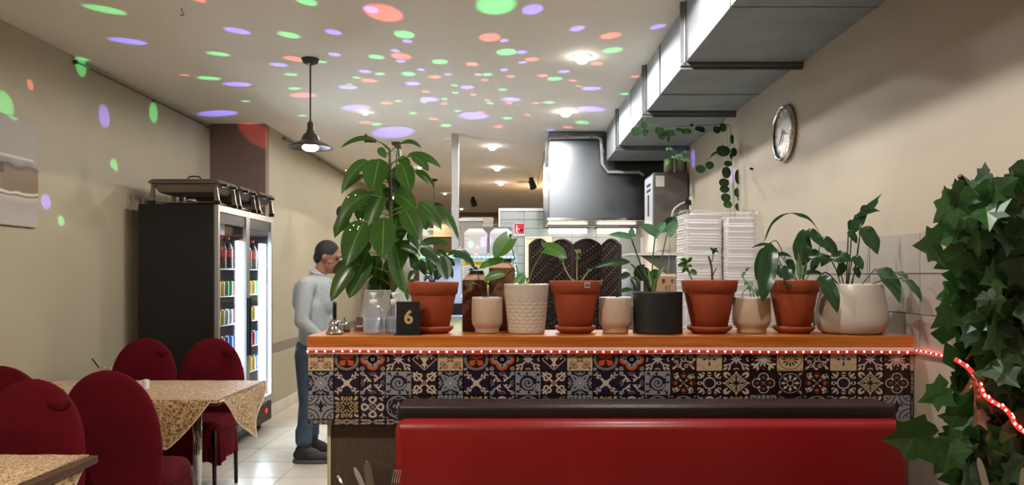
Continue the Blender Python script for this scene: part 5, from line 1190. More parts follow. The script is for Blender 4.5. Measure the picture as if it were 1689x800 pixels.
for yy in (fy0 + .1, fy1 - .1):
    for xx in (fxb + .1, fx - .1): mk('castor', cyl(B(), (xx - .012, yy, .045), (xx + .012, yy, .045), .045, 16), m_black, fr, True, world=True); fb('castor_stem', xx - .015, xx + .015, yy - .01, yy + .01, .04, .09, m_dark_steel)
mid = (fy0 + fy1) / 2
for k, (a, b_) in enumerate(((fy0 + .012, mid - .004), (mid + .004, fy1 - .012))):
    bm = B(); z0, z1 = .27, fz - .004; s = .035
    for q in ((a, a + s, z0, z1), (b_ - s, b_, z0, z1), (a + s, b_ - s, z0, z0 + .05), (a + s, b_ - s, z1 - .05, z1)): box(bm, fx - .03, fx, q[0], q[1], q[2], q[3])
    D_ = mk('door', bm, m_frame if k == 0 else m_frame, fr, world=True)
    g1 = mk('pane', box(B(), fx - .018, fx - .012, a + s, b_ - s, z0 + .05, z1 - .05), m_fglass, D_, world=False); g1.location = (0, 0, 0)
    hd = mk('handle', box(B(), fx, fx + .02, (b_ - .03) if k == 0 else (a + .008), (b_ - .01) if k == 0 else (a + .028), .75, 1.25, .003), m_black, D_)
    bl = mk('black_border', box(B(), fx - .0115, fx - .010, a + s, b_ - s, z1 - .14, z1 - .05), m_fblack, D_)
for y, hw in ((mid - .06, .025), (mid + .09, .045), (fy1 - .11, .06)): fb('light_bar', fx - .075, fx - .05, y - hw, y + hw, .3, fz - .26, m_fled)
fb('header_fan', fx - .3, fx - .1, fy0 + .1, fy0 + .4, fz - .22, fz - .1, m_fin)
lamp('fridge_light', 'AREA', (fx + .02, 6.75, 1.2), 14, (.82, .93, 1.0), rot=(0, -PI / 2, 0), shape='RECTANGLE', size=1.4, size_y=.5)
m_wire = mat('fridge_shelf_wire', '#b8bec4', .3, .6)
shelves = [.32, .57, .80, 1.03, 1.27, 1.50]
for z in shelves:
    bm = B()
    for k in range(22): y = fy0 + .06 + (fy1 - fy0 - .12) * k / 21; box(bm, fxb + .06, fx - .09, y - .002, y + .002, z - .006, z - .002)
    for x in (fxb + .06, fx - .09, (fxb + fx) / 2): box(bm, x - .003, x + .003, fy0 + .05, fy1 - .05, z - .006, z)
    mk('shelf', bm, m_wire, fr, world=True)
cans = {'yellow': '#c8a428', 'orange': '#c4602a', 'red': '#a01c20', 'blue': '#24489c', 'green': '#3c7a3c', 'silver': '#a9adb0'}
def can_proto(c):
    t = thing('drink_can', 'x', 'can')
    mk('body', lathe(B(), [(0, 0), (.024, 0), (.033, .008), (.033, .115), (.027, .125)], seg=18), mat('can_' + c, cans[c], .3, .3), t, True)
    mk('lid', lathe(B(), [(.027, .125), (.026, .123), (0, .122)], seg=18), m_chrome, t, True); return t
cp = {c: can_proto(c) for c in cans}; used = {}
rows_ = [(.32, ['blue', 'green', 'red', 'yellow']), (.57, ['silver', 'yellow', 'blue', 'red']), (.80, ['yellow', 'red', 'blue', 'blue']), (1.03, ['orange', 'yellow', 'silver', 'red']), (1.27, ['silver', 'yellow', 'green', 'orange'])]
ordn = ['bottom', 'second lowest', 'third lowest', 'fourth lowest', 'fifth']
for si, (z, cs) in enumerate(rows_):
    for k in range(13):
        y = fy0 + .10 + .092 * k
        if abs(y - mid) < .045: continue
        c = cs[(k // 2) % 4]
        o = cp[c] if c not in used else copy_tree(cp[c]); used[c] = 1
        o.location = (fx - .125, y, z + .0); o['label'] = f'{c} drink can in the front row on the {ordn[si]} fridge shelf, {"left" if y < mid else "right"} door'; o['group'] = f'{c} cans on the {ordn[si]} fridge shelf, {"left" if y < mid else "right"} door'
for c in cans:
    if c not in used: 
        for ch in list(cp[c].children): bpy.data.objects.remove(ch)
        bpy.data.objects.remove(cp[c])
m_cola = mat('dark_drink', '#1c0c08', .15); m_lab = mat('red_wrapper', '#b81c20', .4)
bpz = None
for k in range(8):
    y = fy0 + .11 + .15 * k
    if abs(y - mid) < .05: continue
    if bpz is None:
        t = thing('drink_bottle', 'tall dark drink bottle with a red wrapper on the top fridge shelf', 'bottle')
        mk('body', lathe(B(), [(0, 0), (.038, 0), (.042, .01), (.04, .1), (.042, .16), (.032, .2), (.014, .235), (.013, .255)], seg=20), m_cola, t, True)
        mk('wrapper', lathe(B(), [(.0415, .1), (.0428, .15), (.0428, .16)], seg=20), m_lab, t, True); mk('cap', cyl(B(), (0, 0, .252), (0, 0, .272), .015, 14), m_lab, t, True); bpz = t
    else: t = copy_tree(bpz)
    t.location = (fx - .135, y, 1.50); t['group'] = 'red-wrapped bottles on the top fridge shelf'
# chafing dishes on the fridge
m_chaf = mat('dull_chafing_steel', '#8f857c', .32, .85)
def chafer(label, x, y, L, tilt, open_lid=True):
    t = thing('chafing_dish', label, 'chafing dish', (x, y, fz)); W = .36
    for sx in (0, L):
        for sy in (0, W):
            rg = [[Vector((sx + p, sy + q_, 0)) for p, q_ in ((-.02, -.012), (.02, -.012), (.02, .012), (-.02, .012))], [Vector((sx * .94 + p + L * .03, sy + q_, .15)) for p, q_ in ((-.012, -.01), (.012, -.01), (.012, .01), (-.012, .01))]]
            mk('leg', loft(B(), rg), m_chaf, t)
    mk('rail_frame', box(B(), 0, L, -.01, W + .01, .148, .158), m_dark_steel, t)
    for sx in (0, L):
        for sy in (0, W): mk('foot', box(B(), sx - .024, sx + .024, sy - .016, sy + .016, 0, .03), m_black, t)
    bm = B(); rings = []
    for z, g in ((.09, .05), (.10, .03), (.155, .0), (.165, -.02)): rings.append([Vector((L * .03 + g, g, z)), Vector((L * .97 - g, g, z)), Vector((L * .97 - g, W - g, z)), Vector((L * .03 + g, W - g, z))])
    mk('water_pan', loft(bm, rings), m_chaf, t)
    bm = B(); rings = []
    for z, g in ((.166, -.015), (.176, -.02), (.20, .0), (.205, .02)): rings.append([Vector((g, g, z)), Vector((L - g, g, z)), Vector((L - g, W - g, z)), Vector((g, W - g, z))])
    mk('lid', loft(bm, rings), m_chaf, t)
    mk('lid_handle', tube(B(), spline([(L * .4, W / 2, .2), (L * .42, W / 2, .24), (L * .58, W / 2, .24), (L * .6, W / 2, .2)], 4), .006, 6), m_black, t, True)
    for sy in (.08, W - .08): mk('side_handle', box(B(), L + .005, L + .05, sy - .02, sy + .02, .15, .168, .003), m_black, t)
    mk('burner_shelf', box(B(), .04, L - .04, .06, W - .06, .02, .027), m_chaf, t)
    mk('burner', cyl(B(), (L * .45, W / 2, .027), (L * .45, W / 2, .08), .04, 20), m_chrome, t, True)
    return t
chafer('nearest steel chafing dish on top of the fridge, seen side on', -2.85, 5.86, .52, 0)
chafer('middle steel chafing dish on top of the fridge', -2.82, 6.3, .50, 0)
chafer('farthest steel chafing dish on top of the fridge', -2.80, 6.72, .50, 0)

# ---------------------------------------------------------------- back room
m_lino = mat('prep_bench_steel', '#8c8e8f', .35, .8)
pb = thing('prep_bench', 'steel preparation bench standing behind the counter', 'bench', (-.75, 5.8, 0))
mk('worktop', box(B(), -.75, .1, 5.75, 6.3, .86, .90, .004), m_lino, pb, world=True)
for x in (-.70, .05):
    for y in (5.8, 6.25): mk('leg', cyl(B(), (x, y, 0), (x, y, .86), .02, 12), m_lino, pb, True, world=True)
dp = thing('disco_projector', 'small party light projector on the steel bench, hidden behind the cartons', 'projector', (-.38, 6.0, .90))
mk('base', lathe(B(), [(0, 0), (.06, 0), (.05, .02), (.015, .03), (.015, .33), (.03, .35), (0, .36)], seg=24), m_black, dp, True)
mk('dome', lathe(B(), [(0, .35), (.03, .35), (.045, .36), (.05, .38), (.035, .41), (0, .42)], seg=24), mat('projector_dome', '#d0d4e0', .2), dp, True)
# display cabinet with LED strip
cyy = 6.5; c0 = P(692, 423, cyy); c1 = P(853, 423, cyy)
cb = thing('display_cabinet', 'white lit display cabinet edged with green LEDs behind the pots', 'cabinet', (c0.x, cyy, 0))
m_cabw = mat('cabinet_white', '#c3cbd6', .4)
zT = c0.z; Wc = c1.x - c0.x
mk('back', box(B(), 0, Wc, .5, .53, .5, zT), m_cabw, cb); mk('side', box(B(), 0, .03, 0, .5, 0, zT), m_cabw, cb); mk('side', box(B(), Wc - .03, Wc, 0, .5, 0, zT), m_cabw, cb)
mk('top', box(B(), 0, Wc, 0, .53, zT - .001, zT + .03), m_cabw, cb); mk('base', box(B(), 0, Wc, 0, .53, 0, .78), m_black, cb)
mk('shelf', box(B(), .03, Wc - .03, .05, .5, 1.06, 1.08), m_cabw, cb)
mk('front_panel', box(B(), .36, Wc - .08, .0, .012, 1.12, zT - .02), m_cabw, cb)
mk('black_rail', box(B(), .02, Wc - .02, -.01, .0, 1.10, 1.20), m_black, cb)
mk('pane', box(B(), .03, .36, .004, .010, .8, zT - .02), m_acr, cb)
m_led_g = mat('green_led', '#60ffc8', emit=(.12, 1.0, .62), estr=9)
gme = to_mesh(lathe(B(), [(.009, 0), (.008, .005), (0, .009)], seg=8, axis=(0, -1, 0)), 'led', True); gme.materials.append(m_led_g)
strip = thing('green_light_strip', 'green and white LED strip bordering the display cabinet', 'light strip', (c0.x, cyy - .012, zT))
mk('strip', box(B(), 0, Wc, .0, .006, -.014, .004), m_cabw, strip); mk('strip', box(B(), Wc - .025, Wc - .01, .0, .006, -.7, -.014), m_cabw, strip)
k = 0; x = .01
while x < Wc - .02: o = link('led', gme, None, strip); o.location = (x, 0, -.006); x += .0365
z = -.04
while z > -.6: o = link('led', gme, None, strip); o.location = (Wc - .017, 0, z); z -= .0345
lamp('cabinet_blue_light', 'AREA', (c0.x + .5, cyy + .2, zT - .05), 3.0, (.72, .76, 1.0), shape='RECTANGLE', size=.5, size_y=.3)
m_bblue = mat('lit_blue_panel', '#3038c8', .4, emit='#3040ff', estr=1.6)
mk('blue_lamp', box(B(), .43, .50, -.004, 0, 1.22, zT - .05), m_bblue, cb)
# safety notice and yellow sign
def sheet(name, label, cat, pa, pb_, Y, m, parts=()):
    a = P(*pa, Y); b_ = P(*pb_, Y)
    t = thing(name, label, cat, (a.x, Y, b_.z)); mk('sheet', box(B(), 0, b_.x - a.x, -.003, 0, 0, a.z - b_.z), m, t)
    return t, b_.x - a.x, a.z - b_.z
m_yel = mat('notice_yellow', '#d8c030', .5)
t, W_, H_ = sheet('safety_notice', 'white notice sheet with a yellow SAFETY NOTICE heading on the display cabinet', 'sign', (762, 430), (806, 478), cyy - .004, m_white)
mk('heading', box(B(), .002, W_ - .002, -.0045, -.003, H_ - .042, H_ - .002), m_yel, t)
text('lettering', 'SAFETY NOTICE', .029, (W_ / 2, -.006, H_ - .022), m_black, t, world=False, scale=(.82, 1, 1))
q = [c for c in t.children if c.name.startswith('lettering')][0]; q.location = (W_ / 2, -.0055, H_ - .022)
for k in range(4): mk('text_line', box(B(), .02, W_ - .03 - .02 * (k % 2), -.0035, -.003, H_ - .07 - .02 * k, H_ - .064 - .02 * k), mat('text_grey', '#8a94a4', .5), t)
t, W_, H_ = sheet('yellow_sign', 'small yellow warning sign low on the display cabinet', 'sign', (792, 464), (806, 482), cyy - .012, m_yel); mk('mark', box(B(), W_ * .4, W_ * .6, -.0045, -.003, .02, H_ - .02), m_black, t)
t, W_, H_ = sheet('yellow_label', 'narrow yellow label at the left end of the display cabinet', 'sign', (696, 430), (712, 446), cyy - .012, m_yel); mk('mark', box(B(), .01, W_ - .01, -.0045, -.003, .02, .03), m_black, t)
# food inside the case, seen between pots
m_gre = mat('salad_green', '#98a028', .6, col2='#c8c060', nscale=40, bump=.6, bscale=60)
t = thing('food_tray', 'tray of yellow-green food glowing in the display cabinet', 'tray', (c0.x + .30, cyy + .1, .78)); bm = box(B(), 0, .4, 0, .3, 0, .10, .02)
mk('tray', box(B(), -.01, .41, -.01, .31, 0, .03), m_lino, t); bm.transform(Matrix.Translation((0, 0, .03))); mk('food', bm, m_gre, t)
lamp('case_light', 'AREA', (c0.x + .5, cyy + .15, 1.04), 4, (1, .95, .6), shape='RECTANGLE', size=.5, size_y=.2)
# red sign on the kitchen tiles: white figure on red
t, W_, H_ = sheet('red_sign', 'red and white pictogram sign on the pale kitchen tiles', 'sign', (847.5, 368), (865.5, 388.5), KY - .015, m_white)
m_rs = mat('sign_red', '#c01c30', .5)
mk('field', box(B(), .006, W_ - .006, -.0045, -.003, .02, H_ - .006), m_rs, t)
bm = B(); box(bm, .03, .045, -.006, -.0045, .05, .10); lathe(bm, [(0, 0), (.010, 0)], c=(.04, -.006, .115), axis=(0, -1, 0), seg=12)
for a, b_ in (((.037, .055), (.022, .028)), ((.037, .055), (.055, .03)), ((.045, .09), (.075, .075))):
    cyl(bm, (a[0], -.0055, a[1]), (b_[0], -.0055, b_[1]), .005, 6)
mk('figure', bm, m_white, t); mk('bin', box(B(), .078, .115, -.006, -.0045, .05, .085), m_black, t)
# foam clamshell stacks (front, wrapped) and at the back
m_foam = mat('white_foam', '#eeeef0', .6); 
m_wrap = thin_glass('clear_wrap', (1, 1, 1), .06, .10)
def foam_proto(w_, d_, h_, label, lidded=False):
    bm = B(); rings = []
    for z, g in ((0, .0015), (h_ * .5, .001), (h_ * .6, 0), (h_, 0)): rings.append([Vector((-w_ / 2 + g, -d_ / 2 + g, z)), Vector((w_ / 2 - g, -d_ / 2 + g, z)), Vector((w_ / 2 - g, d_ / 2 - g, z)), Vector((-w_ / 2 + g, d_ / 2 - g, z))])
    loft(bm, rings)
    es = [e for e in bm.edges if abs(e.verts[0].co.z - e.verts[1].co.z) > 1e-4]
    bmesh.ops.bevel(bm, geom=es, offset=.018, segments=2, affect='EDGES')
    return to_mesh(bm, 'foam_container')
def wrinkled(x0, x1, y0, y1, z0, z1, seed, name, parent):
    r = random.Random(seed); bm = B(); N = 56; rings = []
    for k in range(26):
        u = k / 25; z = z0 + (z1 - z0) * u; ring = []
        for j in range(N):
            a = 2 * PI * j / N; c, s = math.cos(a), math.sin(a); g = 1 + .03 * math.sin(a * 9 + u * 8 + seed) + r.uniform(-.018, .018)
            if u > .96: g *= .90
            ring.append(Vector(((x0 + x1) / 2 + (x1 - x0) / 2 * g * abs(c) ** .35 * (1 if c > 0 else -1), (y0 + y1) / 2 + (y1 - y0) / 2 * g * abs(s) ** .35 * (1 if s > 0 else -1), z + r.uniform(-.006, .006) * (1 if u > .8 else .2))))
        rings.append(ring)
    loft(bm, rings, cap=True); return mk(name, bm, m_wrap, parent, True)
fY = 3.62
rk = thing('storage_trolley', 'low steel trolley behind the counter carrying the foam stacks', 'trolley', (cx(1190, fY), fY, 0))
mk('top', box(B(), -.36, .28, -.12, .42, .88, .91), m_lino, rk)
for sx in (-.34, .26):
    for sy in (-.1, .40): mk('leg', cyl(B(), (sx, sy, 0), (sx, sy, .88), .014, 10), m_lino, rk, True)
stk_px = [((1130, 1193), 352, 'left'), ((1196, 1250), 358, 'right')]
for (pa, pb_), yt, nm in stk_px:
    w_ = cx(pb_, fY) - cx(pa, fY); xc = (cx(pa, fY) + cx(pb_, fY)) / 2; zt = EYE - (yt - VY) / F * fY; n = 60; st_ = (zt - .912) / n
    me = foam_proto(w_, .2, st_ * 1.0 - .0004, ''); me.materials.append(m_foam)
    r = random.Random(3)
    for k in range(n):
        o = link('foam_container', me, None); o.location = (xc + r.uniform(-.0016, .0016), fY + .11 + r.uniform(-.002, .002), .911 + st_ * k)
        tag(o, f'white foam food container in the {nm} tall wrapped stack behind the counter', 'container', f'foam containers in the {nm} tall stack')
wp = thing('plastic_wrap', 'clear crinkled plastic wrap around the tall white foam stacks', 'plastic wrap', (cx(1188, fY), fY + .11, .912))
wrinkled(-.215, .215, -.125, .12, .0, EYE - (347 - VY) / F * fY - .912, 4, 'sleeve', wp)
bY = 6.62; zc = zT + .031
for (pa, pb_), nm in (((766, 803), 'left'), ((808, 845), 'right')):
    w_ = cx(pb_, bY) - cx(pa, bY); xc = (cx(pa, bY) + cx(pb_, bY)) / 2; zt = EYE - (388 - VY) / F * bY; n = 12; st_ = (zt - zc) / n
    me = foam_proto(w_, .2, st_ - .0008, ''); me.materials.append(m_foam)
    for k in range(n):
        o = link('foam_container', me, None); o.location = (xc, bY + .06, zc + st_ * k); tag(o, f'white foam container in the {nm} short stack on the display cabinet', 'container', f'foam containers in the {nm} short stack')
    bm = B(); rings = []; h_ = EYE - (377 - VY) / F * bY - zt
    for z, g in ((0, 0), (h_ * .4, .004), (h_ * .9, .035), (h_, .045)): rings.append([Vector((-w_ / 2 + g, -.1 + g, z)), Vector((w_ / 2 - g, -.1 + g, z)), Vector((w_ / 2 - g, .1 - g, z)), Vector((-w_ / 2 + g, .1 - g, z))])
    o = mk('foam_container', loft(bm, rings), m_foam); o.location = (xc, bY + .06, zt + .0005); tag(o, f'domed white foam container topping the {nm} short stack on the cabinet', 'container')
wp = thing('plastic_wrap', 'clear loose plastic wrap around the short foam stacks on the cabinet', 'plastic wrap', ((cx(766, bY) + cx(845, bY)) / 2, bY + .06, zc)); wrinkled(-.255, .255, -.13, .13, 0.003, .27, 9, 'sleeve', wp)
# grey appliance and white bundles behind
p0 = P(752, 365, 8.3); t = thing('grey_appliance', 'grey boxy appliance seen above the foam stacks beside the post', 'appliance', (p0.x, 8.3, 0)); mk('body', box(B(), .02, .28, 0, .3, 0, P(0, 365, 8.3).z, .01), m_wtile, t); mk('lid', box(B(), .0, .30, -.02, .3, P(0, 365, 8.3).z, P(0, 362, 8.3).z + .01, .004), m_white, t); mk('side_unit', box(B(), .30, .62, 0, .3, 0, P(0, 374, 8.3).z), m_dark_steel, t)
sr = thing('storage_rack', 'dim tan storage rack at the far back left of the tiled wall', 'rack', (-1.9, 12.0, 0))
m_tan = mat('tan_board', '#9a7c58', .6)
for z in (.5, 1.05, 1.58, 2.10): mk('shelf', box(B(), 0, 2.0, 0, .5, z - .03, z), m_tan, sr)
for x in (0, 1.96): mk('upright', box(B(), x, x + .04, 0, .5, 0, 2.25), m_tan, sr)
for j, (x, w_, h_, c_) in enumerate(((.1, .4, .3, '#a8a49a'), (.6, .35, .22, '#8a6848'), (1.05, .5, .28, '#b4b0a8'))):
    for z in (1.05, 1.58, 2.1):
        t = thing('storage_box', ('grey', 'brown', 'pale')[j] + ' box on the ' + {1.05: 'middle', 1.58: 'upper', 2.1: 'top'}[z] + ' shelf of the far back rack', 'box', (-1.9 + x, 12.03, z)); mk('body', box(B(), 0, w_, 0, .35, 0, h_, .005), mat('box_' + c_[1:], c_, .7), t); mk('lid', box(B(), -.005, w_ + .005, -.005, .355, h_ - .04, h_ + .005), mat('box_' + c_[1:], c_, .7), t)
# hazy plastic curtain behind the plant
m_pc = thin_glass('hazy_plastic', (.85, .92, .88), .12, .2, .55, (.72, .76, .70))
for j, (pa, pb_, lb_) in enumerate(((652, 682, 'left hazy plastic strip hanging behind the tall plant'), (692, 715, 'right hazy plastic strip hanging behind the tall plant'))):
    a = P(pa, 380, 7.0); b_ = P(pb_, 480, 7.0); t = thing('plastic_strip', lb_, 'plastic sheet', (a.x, 7.0, .9)); r = random.Random(j)
    bm = B(); nx, nz = 14, 20; g = [[bm.verts.new(((b_.x - a.x) * i / nx, .012 * math.sin(i * 1.7 + k * .4), (a.z - .9) * k / nz)) for k in range(nz + 1)] for i in range(nx + 1)]
    for i in range(nx):
        for k in range(nz): bm.faces.new((g[i][k], g[i + 1][k], g[i + 1][k + 1], g[i][k + 1]))
    mk('sheet', bm, m_pc, t, True); mk('rail', box(B(), 0, b_.x - a.x, -.015, .015, a.z - .9, a.z - .88), m_white, t)
bn = thing('back_bench', 'steel bench at the back carrying the plastic-covered goods', 'bench', (-1.3, 6.9, 0)); mk('top', box(B(), 0, .44, 0, .6, .86, .9), m_lino, bn)
for x in (.03, .41):
    for y in (.03, .57): mk('leg', cyl(B(), (x, y, 0), (x, y, .86), .018, 10), m_lino, bn, True)
lamp('green_glow', 'POINT', (-.92, 6.75, 1.55), .7, (.1, 1.0, .45), shadow_soft_size=.03)
pk = P(690, 428, 6.75); t = thing('tan_shelf_board', 'tan board shelf glimpsed between the tall plant and the display cabinet', 'shelf', (P(655, 0, 6.85).x, 6.85, P(0, 428, 6.85).z)); mk('board', box(B(), 0, .22, 0, .12, 0, .05), m_tan, t); mk('bracket', box(B(), .2, .23, .02, .12, P(0, 428, 6.85).z * -1 + .9, 0), m_tan, t)
# folding wicker screens
m_wick = mat('dark_brown_wicker', '#2e211e', .6); m_wick2 = mat('wicker_light_strand', '#5a463e', .6); m_scf = mat('dark_screen_frame', '#33221c', .5)
sY = 7.1; edges = [(874, 905), (908, 944), (946, 991), (993, 1023)]
zb = lambda y: EYE - (y - VY) / F * sY
scr = thing('folding_screen', 'four-panel dark woven folding screen with arched tops behind the counter', 'room divider', (cx(874, sY), sY, 0))
for i, (a, b_) in enumerate(edges):
    xa, xb = cx(a, sY), cx(b_, sY); ya, yb = (0, .30) if i % 2 == 0 else (.30, 0)
    ztop = zb(394); W_ = xb - xa; zs = ztop - .055
    A = Vector((xa - scr.location.x, ya, 0)); Bv = Vector((xb - scr.location.x, yb, 0)); fk = 1 if True else 0
    # the far edge stays where the photo shows it
    for v in (A, Bv):
        X = v.x + scr.location.x; v.x = X * (sY + v.y) / sY - scr.location.x
    top = lambda t_: zs + .055 * math.sin(PI * t_)
    pn = None
    pts = [A + Vector((0, 0, .05))] + [A + (Bv - A) * (k / 12) + Vector((0, 0, top(k / 12))) for k in range(13)] + [Bv + Vector((0, 0, .05))]
    pn = mk('screen_panel', tube(B(), pts + [pts[0]], .014, 6), m_scf, scr)
    dirv = (Bv - A); nrm = Vector((dirv.y, -dirv.x, 0)).normalized()
    bm = B(); cols = 9
    for c in range(cols):
        u0, u1 = (c + .08) / cols, (c + .92) / cols; um = (u0 + u1) / 2; zc_ = .08
        while zc_ < top(um) - .012:
            off = .004 * (1 if (int(zc_ / .021) + c) % 2 else -1); p0 = A + dirv * u0; p1 = A + dirv * u1
            z0_, z1_ = zc_, zc_ + .017
            q = [p0 + nrm * -.004 + Vector((0, 0, z0_)), p1 + nrm * -.004 + Vector((0, 0, z0_)), p1 + nrm * -.004 + Vector((0, 0, z1_)), p0 + nrm * -.004 + Vector((0, 0, z1_))]
            mdl = (p0 + p1) / 2 + nrm * (.006 + off) ; m0 = bm.verts.new(mdl + Vector((0, 0, z0_))); m1 = bm.verts.new(mdl + Vector((0, 0, z1_)))
            v = [bm.verts.new(x) for x in q]
            f1 = bm.faces.new((v[0], m0, m1, v[3])); f2 = bm.faces.new((m0, v[1], v[2], m1)); k_ = 1 if (int(zc_ / .021) * 7 + c * 3) % 5 == 0 else 0
            f1.material_index = k_; f2.material_index = k_
            zc_ += .021
    o = mk('weave', bm, [m_wick, m_wick2], pn); o['kind'] = 'stuff'
    quadbox([q_ + nrm * -.012 for q_ in pts], .003, m_scf, 'backing_slat', pn)
    if i < 3:
        for zz in (1.35, .7): mk('hinge', cyl(B(), Bv + Vector((.01, -.01, zz)), Bv + Vector((.01, -.01, zz + .06)), .012, 8), m_chrome, scr)
# stove zone right: white post, wall shelf, appliances, carton
tag(mk('white_post', box(B(), cx(1059, 7.6) - .012, cx(1059, 7.6) + .012, 7.59, 7.61, 0, P(0, 392, 7.6).z), m_white), 'thin white vertical post at the kitchen wall shelf', 'post')
sf = thing('wall_shelf', 'steel wall shelf with bracket below the control cabinet', 'shelf', (cx(1036, 6.5), 6.5, P(0, 421, 6.5).z))
mk('board', box(B(), 0, XR - sf.location.x - .01, 0, .4, 0, .018), m_white, sf); quadbox([Vector((.12, .1, 0)), Vector((.40, .1, -.2)), Vector((.40, .1, 0))], .01, m_dark_steel, 'bracket', sf); 
mk('bracket_arm', box(B(), .38, XR - sf.location.x - .01, .1, .12, -.2, -.0), m_dark_steel, sf)
t = thing('steel_tools', 'pile of steel kitchen tools on the wall shelf', 'tools', (cx(1085, 6.6), 6.6, P(0, 421, 6.5).z + .019))
for k in range(5): mk('tool', tube(B(), [(-.08 + .04 * k, 0, .008), (.0 + .03 * k, .03, .014), (.06 + .02 * k, 0, .03)], .006, 6), m_chrome, t, True)
t = thing('cardboard_carton', 'small brown cardboard carton with arrow and recycling marks behind the black pot', 'carton', (cx(1086, 3.9), 3.9, .911)); W_ = cx(1117, 3.9) - cx(1086, 3.9); H_ = P(0, 456, 3.9).z - .911
m_card = mat('cardboard', '#a98a68', .8, col2='#a28360', nscale=20); m_ink = mat('carton_ink', '#4a2c1c', .7)
mk('body', box(B(), 0, W_, 0, .08, 0, H_), m_card, t); quadbox([Vector((0, 0, H_)), Vector((W_, 0, H_)), Vector((W_, .05, H_ + .012)), Vector((0, .05, H_ + .012))], .001, m_card, 'top_flap', t)
for xx in (W_ * .27, W_ * .75): quadbox([Vector((xx - .006, -.001, H_ - .035)), Vector((xx + .006, -.001, H_ - .035)), Vector((xx + .006, -.001, H_ - .022)), Vector((xx + .013, -.001, H_ - .022)), Vector((xx, -.001, H_ - .010)), Vector((xx - .013, -.001, H_ - .022)), Vector((xx - .006, -.001, H_ - .022))], .0008, m_ink, 'printed_arrow', t)
rc = B()
for k in range(3):
    a = k * 2 * PI / 3 + .2; pts = [Vector((W_ / 2 + .012 * math.cos(a + s), -.0012, H_ - .058 + .012 * math.sin(a + s))) for s in (0, .5, 1.0, 1.45)]; tube(rc, pts, .0022, 5)
    e = pts[-1]; 
mk('recycling_mark', rc, m_ink, t)
kb = thing('kitchen_bench', 'white kitchen bench behind the folding screen with appliances', 'bench', (cx(1022, 8.0), 8.0, 0)); mk('body', box(B(), 0, XR - kb.location.x - .02, 0, .7, 0, 1.12), m_lino, kb); mk('top', box(B(), -.02, XR - kb.location.x - .02, -.02, .72, 1.12, 1.15), m_white, kb)
t = thing('black_coffee_machine', 'dark boxy machine on the kitchen bench behind the monstera stems', 'machine', (cx(1046, 8.0), 8.1, 1.152)); mk('body', box(B(), 0, .26, 0, .3, 0, .22, .01), mat('dark_grey_plastic', '#39393b', .4), t); mk('lid', box(B(), .08, .26, 0, .3, .22, .29, .01), m_black, t)
t = thing('white_canister', 'pale canister beside the dark machine on the kitchen bench', 'canister', (cx(1033, 8.0), 8.1, 1.152)); mk('body', lathe(B(), [(0, 0), (.09, 0), (.09, .30), (.07, .34), (0, .34)], seg=24), m_cabw, t, True); mk('lid', lathe(B(), [(0, .335), (.05, .335), (.05, .35), (0, .36)], seg=16), m_white, t, True)

# ---------------------------------------------------------------- person
def capsule(bm, a, b_, ra, rb, seg=16, sx=1.0, sy=1.0, axis_hint=None):
    a = Vector(a); b_ = Vector(b_); d = b_ - a; L = max(d.length, 1e-4); R = Vector((0, 0, 1)).rotation_difference(d).to_matrix(); rings = []
    prof = [(ra * math.sin(t * PI / 2 / 4), -ra * math.cos(t * PI / 2 / 4)) for t in range(0, 5)] + [(rb * math.cos(t * PI / 2 / 4), L + rb * math.sin(t * PI / 2 / 4)) for t in range(0, 5)]
    prof[0] = (0, -ra); prof[-1] = (0, L + rb)
    vr = []
    for r, z in prof:
        if r < 1e-6: vr.append([bm.verts.new(a + R @ Vector((0, 0, z)))]); continue
        vr.append([bm.verts.new(a + R @ Vector((r * sx * math.cos(2 * PI * k / seg), r * sy * math.sin(2 * PI * k / seg), z))) for k in range(seg)])
    for A, C in zip(vr, vr[1:]):
        for k in range(seg):
            k2 = (k + 1) % seg
            if len(A) == 1: bm.faces.new((A[0], C[k2], C[k]))
            elif len(C) == 1: bm.faces.new((A[k], A[k2], C[0]))
            else: bm.faces.new((A[k], A[k2], C[k2], C[k]))
def ell(bm, c, rx, ry, rz, rot=None):
    M = Matrix.Translation(c) @ (rot.to_4x4() if rot else Matrix.Identity(4)) @ Matrix.Diagonal((rx, ry, rz, 1)); bmesh.ops.create_uvsphere(bm, u_segments=24, v_segments=16, radius=1, matrix=M)
def remeshed(name, bm, m, parent, vox, smooth=6, loc=(0, 0, 0)):
    bmesh.ops.recalc_face_normals(bm, faces=bm.faces[:])
    me = to_mesh(bm, name); o = bpy.data.objects.new(name, me); COL.objects.link(o)
    r = o.modifiers.new('r', 'REMESH'); r.mode = 'VOXEL'; r.voxel_size = vox; s = o.modifiers.new('s', 'SMOOTH'); s.factor = .5; s.iterations = smooth
    dg = bpy.context.evaluated_depsgraph_get(); me2 = bpy.data.meshes.new_from_object(o.evaluated_get(dg)); bpy.data.objects.remove(o)
    me2.name = name; me2.materials.clear(); me2.materials.append(m)
    for p_ in me2.polygons: p_.use_smooth = True
    o = bpy.data.objects.new(name, me2); COL.objects.link(o); o.parent = parent; return o
PYY = 5.86; px_ = lambda p_: (p_ - 513) / 209.9      # x offset from the feet
pz = lambda y: EYE - (y - VY) / 209.9
m_skin = mat('skin', '#906652', .55, col2='#875e4b', nscale=10); m_hair = mat('short_black_hair', '#14100e', .7, bump=.5, bscale=90); m_shirt = mat('light_grey_marl_shirt', '#a9b0b4', .8, col2='#9aa2a8', nscale=70, bump=.1, bscale=40)
m_jean = mat('blue_denim', '#46586c', .8, col2='#36485c', nscale=12, bump=.15, bscale=60); m_shoe = mat('dark_grey_trainer', '#242426', .6); m_sole = mat('grey_sole', '#55554f', .6)
